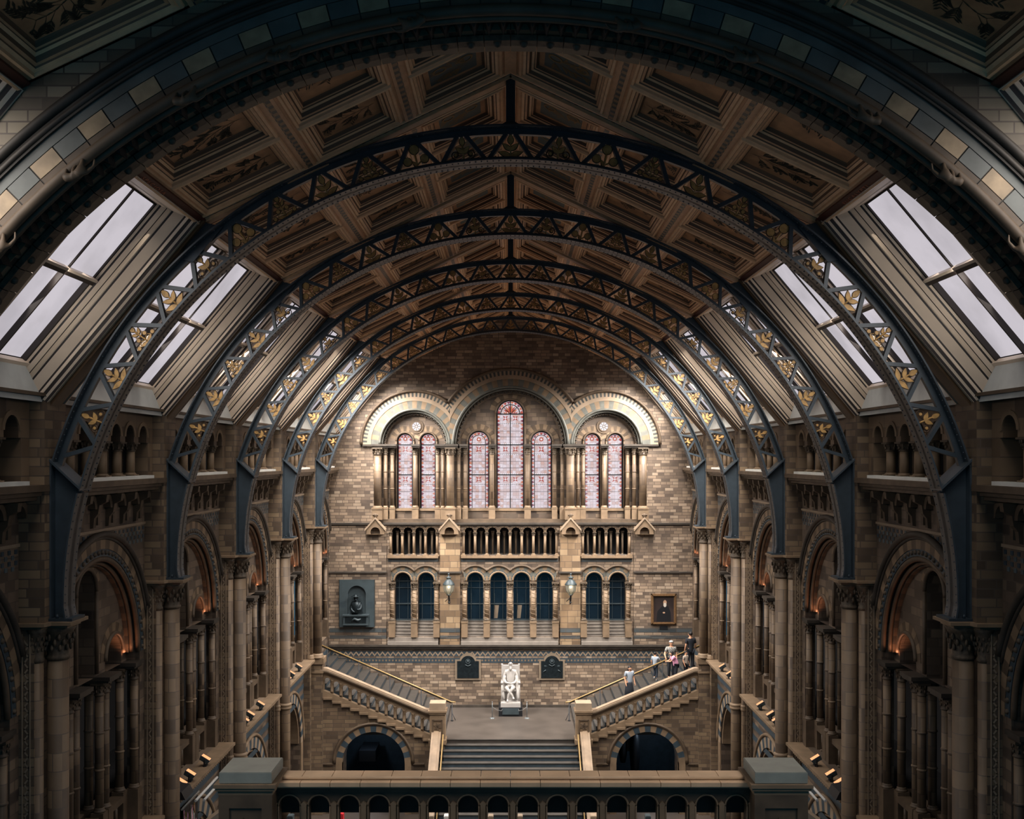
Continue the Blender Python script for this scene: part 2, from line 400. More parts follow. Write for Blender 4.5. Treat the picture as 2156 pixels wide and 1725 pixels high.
# ------------------------------------------------------------------ side bay fittings, built once per side and copied down the hall
BAYNAME = ['beside the stone arch', 'between first and second iron ribs', 'between second and third iron ribs', 'between third and fourth iron ribs', 'between fourth and fifth iron ribs', 'beside the end wall']
def bay_things(s, side):
    fr = side_frame(s); c = Y0 + 3.25; a = Y0; b = Y0 + PITCH; out = []
    # upper gallery arcade under the roof lights
    t = thing('gallery_arcade', '', 'arcade', (s * WALL, c, -.56)); out.append((t, 'small round-arched upper gallery arcade on the %s wall ' % side, 'upper gallery arcades'))
    mb = MB(fr); N = 6; sp = .84; us = [c + (i - 2.5) * sp for i in range(N)]
    mb.plate(a + .46, b - .46, .34, 1.02, [(u, .27, .34, .47) for u in us], .2, -.25, 0, 0, 12)
    for i, u in enumerate(us): mb.arc(u, .47, .27, .36, .2, .225, 0, 180, 9, (1,))
    mb.box(a + .46, us[0] - .36, -.45, .34, -.2, .2, 0); mb.box(us[-1] + .36, b - .46, -.45, .34, -.2, .2, 0)
    mb.build('arcade_wall', ['drum_stone', 'tan_stone'], t)
    for i in range(N + 1):
        u = us[0] - sp / 2 + i * sp
        if i in (0, N): continue
        mb = MB(fr); mb.column(u, .06, -.42, .34, .105, (0, 0, 1), 10, ring=False, cap=.2, flare=1.6)
        mb.column(u, -.2, -.42, .34, .09, (0, 0, 1), 8, ring=False, cap=.2, flare=1.6)
        mb.build('column', ['tan_stone', 'carved_stone'], t)
    mb = MB(fr); mb.box(a + .75, b - .75, -.5, -.43, .1, .34); mb.build('white_sill', 'white_sill', t)
    mb = MB(fr); mb.box(a, b, 1.02, 1.1, 0, .4); mb.box(a, b, 1.1, 1.16, 0, .5); mb.build('top_cornice', 'brown_stone', t)
    # projecting cornice with corbels
    t = thing('corbel_table', '', 'corbel table', (s * WALL, c, -1.6)); out.append((t, 'row of carved corbels under the cornice, %s wall ' % side, 'corbel tables'))
    mb = MB(fr); mb.box(a + .3, b - .3, -.62, -.5, 0, .5); mb.box(a + .3, b - .3, -.7, -.62, 0, .42); mb.box(a + .3, b - .3, -.78, -.7, 0, .34)
    mb.build('cornice', 'brown_stone', t)
    mb = MB(fr)
    mb.box(a + .45, b - .45, -1.62, -1.56, 0, .03, 1)
    for r_ in range(4):
        for i in range(44):
            if (i + r_) % 2: mb.box(a + .47 + i * .126, a + .47 + i * .126 + .1, -1.74 - r_ * .1, -1.66 - r_ * .1, 0, .012, 2 if r_ % 2 else 0)
    mb.build('diaper_band', ['slate_dark', 'light_stone', 'slate_blue'], t)
    for i in range(6):
        u = us[0] + i * sp
        mb = MB(fr)
        poly = [(0, -.8), (.36, -.8), (.34, -.95), (.2, -1.02), (.17, -1.2), (.09, -1.3), (.07, -1.5), (0, -1.52)]
        side_poly = MB()
        for du, dv in ((-.07, .07),):
            A = [(u + du, v, w) for w, v in poly]; B = [(u + dv, v, w) for w, v in poly]
            mb.face(A); mb.face(B[::-1])
            for q in range(len(poly)):
                p2 = (q + 1) % len(poly); mb.face([A[q], A[p2], B[p2], B[q]])
        mb.arc(u + sp / 2, -1.1, .24, .36, .0, .16, 0, 180, 9)
        mb.box(u + sp / 2 - .36, u + sp / 2 - .24, -1.45, -1.1, 0, .12)
        mb.build('corbel', 'brown_stone', t)
    # the big arch: hood, ring of voussoirs, ring of leaves, rounded inner edge
    t = thing('wall_arch', '', 'arch', (s * WALL, c, -4.88)); out.append((t, 'big round arch with carved ring on the %s wall ' % side, 'big wall arches'))
    mb = MB(fr); lim = (a + .46, b - .46)
    ang = math.degrees(math.acos(2.78 / 2.98))
    mb.arctube(c, ARC_Z, 2.98, .08, .07, ang, 180 - ang, 36); mb.arctube(c, ARC_Z, 2.9, .04, .04, ang - 2, 182 - ang, 36)
    mb.build('hood_mould', 'dark_stone', t)
    mb = MB(fr); mb.arc(c, ARC_Z, 2.66, 2.88, 0, .035, 0, 180, 34, (0, 1), 1, lim); mb.build('voussoirs', ['tan_stone', 'brown_stone'], t)
    mb = MB(fr); mb.arc(c, ARC_Z, 2.5, 2.66, 0, .02, 0, 180, 40, (0,), 1, lim)
    for i in range(40):
        q = PI * (i + .5) / 40; mb.sphere((c + 2.58 * cos(q), ARC_Z + 2.58 * sin(q), .02), .055, 1, 6, 4)
    mb.build('leaf_ring', ['slate_dark', 'carved_stone'], t)
    mb = MB(fr); mb.arctube(c, ARC_Z, 2.44, -.03, .06, 0, 180, 36); mb.arctube(c, ARC_Z, 2.36, -.16, .05, 0, 180, 36)
    mb.arc(c, ARC_Z, 2.28, 2.47, -.3, -.2, 0, 180, 36, (0, 1)); mb.build('inner_mould', ['brown_stone', 'dark_stone'], t)
    for uu, hh, vv in ((c, .5, -2.97), (c - 1.6, .5, -4.62), (c + 1.6, .5, -4.62)):
        mb = MB(fr); mb.arctube(uu, vv, hh + .05, -.27, .05, 0, 180, 18); mb.arc(uu, vv, hh + .1, hh + .3, -.3, -.285, 0, 180, 11, (0, 1))
        if uu == c:
            for d_ in (-1, 1): mb.tube([(uu + d_ * (hh + .05), vv, -.27), (uu + d_ * (hh + .05), -4.8, -.27)], .05, 8)
        mb.build('light_surround', ['brown_stone', 'tan_stone'], t)
    for u0_, u1_ in ((c - 2.6, c - 2.05), (c - 1.15, c - .45), (c + .45, c + 1.15), (c + 2.05, c + 2.6)):
        mb = MB(fr); mb.box(u0_, u1_, -4.95, -4.86, -.7, .06); mb.box(u0_ + .03, u1_ - .03, -5.0, -4.95, -.65, .02)
        mb.build('impost', 'dark_stone', t)
    for uu, ww in ((-2.38, -.1), (-2.12, -.35), (-.97, -.25), (-.65, -.25), (-.81, -.55), (.65, -.25), (.97, -.25), (.81, -.55), (2.12, -.35), (2.38, -.1)):
        mb = MB(fr); mb.column(c + uu, ww, -7.95, -5.0, .095, (1, 0, 1), 10, cap=.3, flare=1.5)
        mb.box(c + uu - .14, c + uu + .14, -8.7, -7.95, ww - .14, ww + .14, 1)
        mb.build('column', ['drum_stone', 'brown_stone'], t)
    # pierced parapet
    for c0_ in (-1.6, 0, 1.6):
        mb = MB(fr)
        for i in range(-1, 2):
            mb.column(c + c0_ + i * .26, -.35, -8.7, -8.12, .05, (0, 0, 0), 7, ring=False, flare=1.3)
        mb.box(c + c0_ - .5, c + c0_ + .5, -8.12, -7.98, -.5, -.2)
        mb.build('parapet', 'brown_stone', t)
    # ledge with dentils and the arch of the ground floor
    t = thing('wall_ledge', '', 'ledge', (s * WALL, c, -9.3)); out.append((t, 'projecting stone ledge with dentils on the %s wall ' % side, 'dentilled ledges'))
    mb = MB(fr); mb.box(a + .45, b - .45, -8.78, -8.7, 0, .5); mb.box(a + .45, b - .45, -8.86, -8.78, 0, .42); mb.build('ledge_slab', 'tan_stone', t)
    mb = MB(fr)
    for i in range(36): mb.box(a + .5 + i * .154, a + .58 + i * .154, -9.02, -8.86, 0, .3)
    mb.box(a + .45, b - .45, -9.1, -9.02, 0, .1); mb.build('dentil_row', 'tan_stone', t)
    t = thing('ground_arch', '', 'arch', (s * WALL, c, FLOOR)); out.append((t, 'ground floor arch with striped voussoirs on the %s wall ' % side, 'ground floor arches'))
    mb = MB(fr); mb.arc(c, -12.1, 2.12, 2.5, 0, .04, 0, 180, 27, (0, 1)); mb.box(c - 2.5, c - 2.12, FLOOR, -12.1, 0, .04, 2); mb.box(c + 2.12, c + 2.5, FLOOR, -12.1, 0, .04, 2)
    mb.build('voussoirs', ['light_stone', 'slate_dark', 'tan_stone'], t)
    mb = MB(fr); mb.arctube(c, -12.1, 2.56, .05, .06, 0, 180, 30); mb.arc(c, -12.1, 2.0, 2.12, -.5, -.05, 0, 180, 30); mb.build('arch_mould', 'tan_stone', t)
    for i in range(3): mb = MB(fr); mb.box(a + .46, b - .46, -9.5 - .42 * i, -9.3 - .42 * i, 0, .012); mb.build('slate_stripe', 'slate_dark', t)
    return out
protos = []
for s, side in ((-1, 'left'), (1, 'right')): protos += bay_things(s, side)
index_kids()
for t, lab, grp in protos:
    for k in range(1, 6):
        if k == 5 and t.name.startswith('wall_ledge'): continue
        copy_tree(t, (0, PITCH * k - (.25 if k == 5 else 0), 0), label=lab + BAYNAME[k], group=grp)
    t['label'] = lab + BAYNAME[0]; t['group'] = grp

# ------------------------------------------------------------------ clustered wall shafts carrying the iron ribs
ORD = ['nearest', 'second', 'third', 'fourth', 'fifth and farthest']
def shafts(s, side, k):
    fr = side_frame(s, 0); y = RIB_Y[k]; low = FLOOR if k < 4 else -8.7
    fr = lambda u, v, w: (s * w, u, v)
    t = thing('clustered_shafts', '%s cluster of tall banded wall shafts on the %s wall' % (ORD[k], side), 'column', (s * 8.6, y, low), 'clustered wall shafts')
    for u, w, r in ((y, 8.38, .19), (y - .32, 8.62, .11), (y + .32, 8.62, .11)):
        mb = MB(fr); mb.lathe(u, w, [(r, low), (r, -3.7)], 16); mb.build('shaft', 'drum_stone', t)
        mb = MB(fr); q = r
        mb.lathe(u, w, [(q, -3.74), (q * 1.15, -3.71), (q * 1.15, -3.67), (q, -3.64), (q * 1.1, -3.4), (q * 1.5, -3.2), (q * 1.75, -3.12)], 16)
        for i in range(10):
            an = 2 * PI * i / 10
            for qq, vv in ((1.18, -3.5), (1.45, -3.3), (1.3, -3.4)):
                mb.sphere((u + q * qq * cos(an + vv * 9), vv, w + q * qq * sin(an + vv * 9)), q * .17, 0, 6, 4, (1, 2.1, 1))
        mb.build('capital', 'carved_stone', t)
        for zz in ((-9.25,) if k < 4 else ()):
            mb = MB(fr); mb.lathe(u, w, [(r, zz - .12), (r * 1.25, zz - .09), (r * 1.25, zz - .03), (r * 1.1, zz), (r * 1.25, zz + .03), (r * 1.25, zz + .08), (r, zz + .12)], 16); mb.build('shaft_ring', 'tan_stone', t)
        if k == 4:
            mb = MB(fr); mb.lathe(u, w, [(r * 1.5, low), (r * 1.5, low + .05), (r * 1.25, low + .09), (r * 1.35, low + .14), (r, low + .2)], 16); mb.build('base', 'tan_stone', t)
    mb = MB(fr)                                     # abacus: stepped plan
    def ab(z0, z1, g, m=0):
        pts = [(y - .46 - g, 8.9), (y - .46 - g, 8.5 - g), (y - .28 - g, 8.45 - g), (y - .28 - g, 8.1 - g), (y + .28 + g, 8.1 - g), (y + .28 + g, 8.45 - g), (y + .46 + g, 8.5 - g), (y + .46 + g, 8.9)]
        A = [(u, z0, w) for u, w in pts]; B = [(u, z1, w) for u, w in pts]
        mb.face(A[::-1], m); mb.face(B, m)
        for i in range(len(pts)): j = (i + 1) % len(pts); mb.face([A[i], A[j], B[j], B[i]], m)
    ab(-3.12, -3.06, .02); ab(-3.06, -3.0, .12)
    mb.build('abacus', 'tan_stone', t)
    mb = MB(fr)                                     # zigzag strip on the pier beside the shafts
    for sg in (-1, 1):
        uu = y + sg * .455; p = .2; z = -3.3
        n = int((z - low) / p); l1, l2 = [], []
        for i in range(2 * n):
            ww = 8.72 if i % 2 else 8.8
            zz = z - i * p / 2
            l1.append((uu, zz, ww)); l2.append((uu, zz - .05, ww))
        for q in range(len(l1) - 1): mb.face([l1[q], l1[q + 1], l2[q + 1], l2[q]])
        mb.box(uu - .012, uu + .012, low, -3.2, 8.82, 8.84); mb.box(uu - .012, uu + .012, low, -3.2, 8.68, 8.70)
    mb.build('zigzag_strip', 'light_stone', t)
for k in range(5):
    for s, side in ((-1, 'left'), (1, 'right')): shafts(s, side, k)

# ------------------------------------------------------------------ iron lattice ribs
RC = -2.70; RI, RO = 8.15, 8.80; STEP = math.radians(6.02)
def rib_pt(R, k): a = PI / 2 - k * STEP; return (R * cos(a), RC + R * sin(a))
def leafpoly(cx, cz, ang, L, W, n=7):
    P = []
    for i in range(n + 1):
        t = i / n; P.append((t * L, W * sin(PI * t ** .8) * .5))
    for i in range(n - 1, 0, -1):
        t = i / n; P.append((t * L, -W * sin(PI * t ** .8) * .5))
    return [(cx + x * cos(ang) - z * sin(ang), cz + x * sin(ang) + z * cos(ang)) for x, z in P]
def ornament(mb, k, kind):
    """gilded leaf work in the triangle whose apex is outer node k"""
    a = PI / 2 - k * STEP; ox, oz = cos(a), sin(a); tx, tz = sin(a), -cos(a)
    def L(t, r): return ((RI + .1 + r) * ox + t * tx, RC + (RI + .1 + r) * oz + t * tz)
    def leaf(t, r, an, ln, wd, m=0):
        x, z = L(t, r); d = math.atan2(oz, ox) + an
        P = leafpoly(x, z, d, ln, wd); mb.prism(P, -.02, .02, m)
        P2 = leafpoly(x - .012 * cos(d), z - .012 * sin(d), d, ln + .024, wd + .026); mb.prism(P2, -.01, .01, 1)
    def stem(p, r=.016): mb.tube([(L(*q)[0], L(*q)[1], 0) for q in p], r, 5, 0)
    def disc(t, r, rad):
        x, z = L(t, r); mb.prism([(x + rad * cos(q * PI / 6), z + rad * sin(q * PI / 6)) for q in range(12)], -.022, .022, 0)
        mb.prism([(x + (rad + .012) * cos(q * PI / 6), z + (rad + .012) * sin(q * PI / 6)) for q in range(12)], -.01, .01, 1)
    def spiral(t, r, sg, R0=.085):
        pts = []
        for i in range(22):
            q = i / 21; an = sg * q * 4.2 * PI / 1.4 - PI / 2; rr = R0 * (1 - .8 * q); x, z = L(t + rr * cos(an) * 1.0, r + rr * sin(an)); pts.append((x, z, 0))
        mb.tube(pts, .012, 5, 1); disc(t, r, .028)
    if kind == 0:
        stem([(0, 0), (0, .3)], .02); leaf(0, .24, 0, .2, .1)
        for sg in (-1, 1): leaf(0, .03, -sg * 1.25, .24, .09); leaf(0, .13, -sg * .85, .2, .08)
    elif kind == 1:
        stem([(0, 0), (0, .26)], .02); disc(0, .33, .085)
        for sg in (-1, 1): stem([(0, .04), (sg * .12, .12)]); disc(sg * .16, .13, .075)
        leaf(0, .0, .5, .14, .05)
    elif kind == 2:
        stem([(0, 0), (0, .3)], .02); leaf(0, .26, 0, .18, .09)
        for sg in (-1, 1): spiral(sg * .14, .1, sg); leaf(0, .12, -sg * .8, .17, .08)
    else:
        stem([(0, 0), (0, .34)], .018); leaf(0, .33, 0, .14, .08)
        for sg in (-1, 1):
            leaf(0, .02, -sg * 1.3, .16, .06); stem([(0, .08), (sg * .1, .14), (sg * .14, .07), (sg * .2, .06)], .011); disc(sg * .2, .07, .035)
            stem([(0, .18), (sg * .09, .24), (sg * .1, .17)], .011); disc(sg * .09, .17, .035); leaf(sg * .02, .24, -sg * .7, .12, .05)
def make_rib(y):
    fr = lambda u, v, w: (u, y - w, v)
    t = thing('iron_arch_rib', '', 'arch rib', (0, y, -3.0))
    D = .25                                        # half breadth along the hall
    ks = [i * .25 for i in range(-50, 51)]
    def chord(name, R, r1, mat, breadth, flange, rivR, side):
        mb = MB(fr)
        for ka, kb in zip(ks, ks[1:]):
            P = [rib_pt(R, ka), rib_pt(r1, ka), rib_pt(r1, kb), rib_pt(R, kb)]
            mb.prism(P, -breadth, breadth)
            f0, f1 = flange
            P = [rib_pt(f0, ka), rib_pt(f1, ka), rib_pt(f1, kb), rib_pt(f0, kb)]; mb.prism(P, -D, D)
        for i in range(-50 * 2, 50 * 2 + 1):        # rivet heads on the flange face
            x, z = rib_pt(rivR, i * .125)
            for w in (-.17, .17): mb.sphere((x, z, w), .016, 0, 5, 3)
        return mb.build(name, mat, t)
    chord('inner_chord', RI, RI + .11, 'iron_blue', .05, (RI, RI + .025), RI - .002, -1)
    chord('outer_chord', RO - .13, RO, 'iron_blue', .05, (RO - .03, RO), RO - .035, 1)
    for k in range(-12, 13):                         # V struts
        for d in (-.5, .5):
            if abs(k + d) > 12.1: continue
            A = Vector(rib_pt(RO - .1, k + d * .16)); B = Vector(rib_pt(RI + .08, k + d * .92))
            n = (B - A).normalized(); q = Vector((-n.y, n.x)) * .036
            mb = MB(fr); mb.prism([tuple(A + q), tuple(B + q), tuple(B - q), tuple(A - q)], -.06, .06); mb.build('strut', 'iron_blue', t)
    kinds = [0, 2, 1, 3, 0, 3, 1, 2, 0, 3, 0, 2, 1]
    for k in range(-12, 13):
        if abs(k) > 11: continue
        kk = kinds[abs(k)]
        mb = MB(fr); ornament(mb, k, kk); mb.build('leaf_ornament', ['gilded', 'gilded_edge'], t)
    for s in (-1, 1):
        mb = MB(fr)                                  # solid leg below the lattice
        inner = [rib_pt(RI + .02, 12.55 + i * .35) for i in range(16)]
        inner = [p for p in inner if p[1] > -2.95] + [(8.13, -2.98)]
        poly = [(x, z) for x, z in inner] + [(8.42, -2.98), (8.42, -.1)]
        mb.prism([(s * x, z) for x, z in poly], -.07, .07, 0)
        for (x0, z0), (x1, z1) in zip(inner, inner[1:]):
            mb.prism([(s * x0, z0), (s * (x0 + .03), z0), (s * (x1 + .03), z1), (s * x1, z1)], -D, D, 0)
            for q in (.25, .75):
                xx, zz = x0 + (x1 - x0) * q, z0 + (z1 - z0) * q
                for w in (-.19, .19): mb.sphere((s * xx, zz, w), .016, 0, 5, 3)
        mb.box(min(s * 8.40, s * 8.43), max(s * 8.40, s * 8.43), -2.98, -.1, -D, D)
        mb.build('leg', 'iron_blue', t)
        mb = MB(fr); x0, z0 = rib_pt(RI + .0, 12.45)
        mb.prism([(s * x0, z0 - .02), (s * x0, z0 + .03), (s * 8.44, -.02), (s * 8.44, -.07)], -D - .02, D + .02); mb.build('bracket_plate', 'iron_blue', t)
        mb = MB(fr); mb.box(min(s * 8.0, s * 8.44), max(s * 8.0, s * 8.44), -3.0, -2.95, -D - .04, D + .04)
        for w in (-.22, .22): mb.lathe(s * 8.3, w, [(.03, -2.95), (.03, -2.9), (.015, -2.88)], 8)
        mb.build('foot_plate', 'iron_dark', t)
    mb = MB(fr); mb.box(-.085, .085, 6.08, 6.98, -.09, .09)
    mb.prism([(-.3, 6.08), (.3, 6.08), (.085, 6.2), (-.085, 6.2)], -.05, .05); mb.build('king_post', 'iron_dark', t)
    for s in (-1, 1):
        mb = MB(fr); mb.prism([(s * 5.3, 4.25), (s * 5.75, 4.35), (s * 6.1, 3.65), (s * 5.85, 3.6)], -.1, .1); mb.build('purlin_bracket', 'iron_dark', t)
    return t
rib = make_rib(RIB_Y[0]); index_kids()
riblab = ['blue-grey riveted iron arch rib with gilded leaves, %s from the viewer' % o for o in ('nearest', 'second', 'third', 'fourth')] + ['blue-grey riveted iron arch rib with gilded leaves, nearest the end wall']
for k in range(1, 5): copy_tree(rib, (0, PITCH * k, 0), label=riblab[k], group='iron arch ribs')
rib['label'] = riblab[0]; rib['group'] = 'iron arch ribs'

# ------------------------------------------------------------------ roof: coffered slopes, roof lights
RIDGE, TH = 7.05, math.atan(.4713)
def slope_frame(s):                                # u = Y, v = distance down the slope, w = inwards (negative = recessed upwards)
    return lambda u, v, w: (s * (v * cos(TH) - w * sin(TH)), u, RIDGE - v * sin(TH) - w * cos(TH))
SL = 5.64 / cos(TH)
def nested(mb, u0, u1, v0, v1, prof):
    """moulded frame: list of (inset, w, material of the step leading here)"""
    for (i0, w0, _), (i1, w1, m) in zip(prof, prof[1:]):
        a = [(u0 + i0, v0 + i0, w0), (u1 - i0, v0 + i0, w0), (u1 - i0, v1 - i0, w0), (u0 + i0, v1 - i0, w0)]
        b = [(u0 + i1, v0 + i1, w1), (u1 - i1, v0 + i1, w1), (u1 - i1, v1 - i1, w1), (u0 + i1, v1 - i1, w1)]
        for i in range(4):
            j = (i + 1) % 4; mb.face([a[i], a[j], b[j], b[i]], m)
PROF = [(0, 0, 0), (.04, .0, 0), (.06, .035, 1), (.10, .045, 1), (.12, .01, 0), (.17, .0, 1), (.18, -.02, 2), (.22, -.03, 0), (.24, -.09, 2), (.28, -.11, 1), (.285, -.13, 2), (.31, -.14, 0), (.32, -.18, 2), (.34, -.2, 2)]
def branch(mb, u0, u1, v0, v1, w, rnd, m, style):
    uc = (u0 + u1) / 2
    def stroke(x, y, an, L, wd):
        pts = [(x + d * cos(an) - e * sin(an), y + d * sin(an) + e * cos(an)) for d, e in ((0, -wd * .3), (L * .6, -wd), (L, 0), (L * .6, wd), (0, wd * .3))]
        pts = [(min(max(p[0], u0), u1), min(max(p[1], v0), v1)) for p in pts]
        mb.face([(p[0], p[1], w) for p in pts], m)
    x = uc + rnd.uniform(-.2, .2); y = v0 + .02; an = PI / 2 + rnd.uniform(-.2, .2)
    while y < v1 - .25:
        L = .12; stroke(x, y, an, L * 1.2, .009); x += L * cos(an); y += L * sin(an); an += rnd.uniform(-.35, .35); an = an * .8 + PI / 2 * .2
        x = min(max(x, u0 + .2), u1 - .2)
        for sg in (-1, 1):
            if rnd.random() < .85:
                a2 = an + sg * rnd.uniform(.6, 1.2); bl = rnd.uniform(.2, .5); stroke(x, y, a2, bl, .007)
                for q in range(5):
                    d = bl * (.4 + .15 * q)
                    for s2 in (-1, 1): stroke(x + d * cos(a2), y + d * sin(a2), a2 + s2 * (.5 + .1 * q), rnd.uniform(.1, .2), .011 if style else .016)
# panels for the transverse beams and coffers
mbc = MB()
ceil_bays = [(Y0 - PITCH + .2, Y0 - .65)] + [(Y0 + PITCH * k + (.3 if k else .4), Y0 + PITCH * (k + 1) - .3) for k in range(5)] + [(Y0 + PITCH * 5 + .3, YE)]
ceil = MB(slope_frame(-1)); CM = ['ceiling_wood', 'ceiling_light_wood', 'ceiling_dark', 'panel_ochre', 'ceiling_blue', 'checker_wood', 'fascia_red', 'paint_green', 'frame_brown']
panel_jobs = []
for s in (-1, 1):
    ceil.fr = slope_frame(s)
    for k in range(0, 6):
        y = Y0 + PITCH * k; h = .3 if k else .65
        ceil.face([(y - h, .0, 0), (y + h, .0, 0), (y + h, SL, 0), (y - h, SL, 0)], 4)
        ceil.box(y - .12, y + .12, 0, SL, 0, .06, 0); ceil.box(y - h, y - h + .05, 0, SL, 0, .03, 1); ceil.box(y + h - .05, y + h, 0, SL, 0, .03, 1)
        for i in range(40): ceil.box(y - .2, y - .17, .1 + i * .15, .17 + i * .15, 0, .02, 2); ceil.box(y + .17, y + .2, .1 + i * .15, .17 + i * .15, 0, .02, 2)
    for bi, (ya, yb) in enumerate(ceil_bays):
        nrow = 3 if yb - ya > 4.5 else 2
        rows = [(ya + (yb - ya) * i / nrow, ya + (yb - ya) * (i + 1) / nrow) for i in range(nrow)]
        cols = [(.13, 1.91), (2.13, 3.93), (4.15, SL - .02)]
        for v0, v1 in ((0, .13), (1.91, 2.13), (3.93, 4.15)):
            ceil.box(ya, yb, v0, v1, -.02, .03, 0)
            if v0 > 1: ceil.box(ya, yb, v0 + .06, v1 - .06, .03, .034, 5)
        for (r0, r1) in rows:
            for ci, (c0, c1) in enumerate(cols):
                nested(ceil, r0, r1, c0, c1, PROF); panel_jobs.append((s, bi, ci, r0 + .34, r1 - .34, c0 + .34, c1 - .34))
    # outer skin of the roof, fascia at the foot of the slope
    ceil.box(Y0 - PITCH, YE + .5, 0, SL, -.5, -.42, 2)
    ceil.box(Y0 - PITCH, YE + .5, SL - .02, SL + .12, -.14, .05, 6); ceil.box(Y0 - PITCH, YE + .5, SL + .1, SL + .14, -.16, .08, 1)
ceiling = struct(ceil.build('ceiling', CM, origin=(0, 0, RIDGE)))
rest = MB(); nindiv = 0
for s, bi, ci, u0, u1, v0, v1 in panel_jobs:
    solo = 1 <= bi <= 5
    mb = MB() if solo else rest
    mb.fr = slope_frame(s)
    mb.face([(u0, v0, -.2), (u1, v0, -.2), (u1, v1, -.2), (u0, v1, -.2)], 0)
    if ci == 0:                                    # ridge panels: blue-green ground, small ornament
        mb.face([(u0 + .1, v0 + .1, -.198), (u1 - .1, v0 + .1, -.198), (u1 - .1, v1 - .1, -.198), (u0 + .1, v1 - .1, -.198)], 2)
        mb.arc((u0 + u1) / 2, v1 - .3, .1, .14, -.198, -.19, 0, 360, 14, (3,)); mb.arc((u0 + u1) / 2, v0 + .3, .1, .14, -.198, -.19, 0, 360, 14, (3,))
        branch(mb, u0 + .14, u1 - .14, v0 + .12, v1 - .12, -.192, RND, 3, 1)
    else: branch(mb, u0 + .03, u1 - .03, v0 + .03, v1 - .03, -.194, RND, 1, ci == 1)
    if solo: mb.build('painted_panel', ['panel_ochre', 'paint_green', 'ceiling_blue', 'paint_leaf'], ceiling)
o = rest.build('painted_panel', ['panel_ochre', 'paint_green', 'ceiling_blue', 'paint_leaf'], ceiling); o['kind'] = 'stuff'
# plant names painted along the fascia
for s, txt, yy in ((-1, 'SPECIOSA', 16.1), (1, 'EUCALYPTI', 16.2)):
    cu = bpy.data.curves.new('fascia_lettering', 'FONT'); cu.body = txt; cu.size = .2; cu.extrude = .003; cu.space_character = 1.25
    tmp = bpy.data.objects.new('tmp', cu); COL.objects.link(tmp); bpy.context.view_layer.update()
    me = bpy.data.meshes.new_from_object(tmp.evaluated_get(bpy.context.evaluated_depsgraph_get())); bpy.data.objects.remove(tmp)
    fr = slope_frame(s)
    for v in me.vertices:
        u = yy + v.co.x if s < 0 else yy + 1.6 - v.co.x
        p = fr(u, SL - .0 + (.09 - v.co.y * .45) if True else 0, .054 + v.co.z); v.co = Vector(p) - Vector((0, 0, RIDGE))
    me.materials.clear(); me.materials.append(MATS['letter_red'])
    o = bpy.data.objects.new('fascia_lettering', me); COL.objects.link(o); o.parent = ceiling
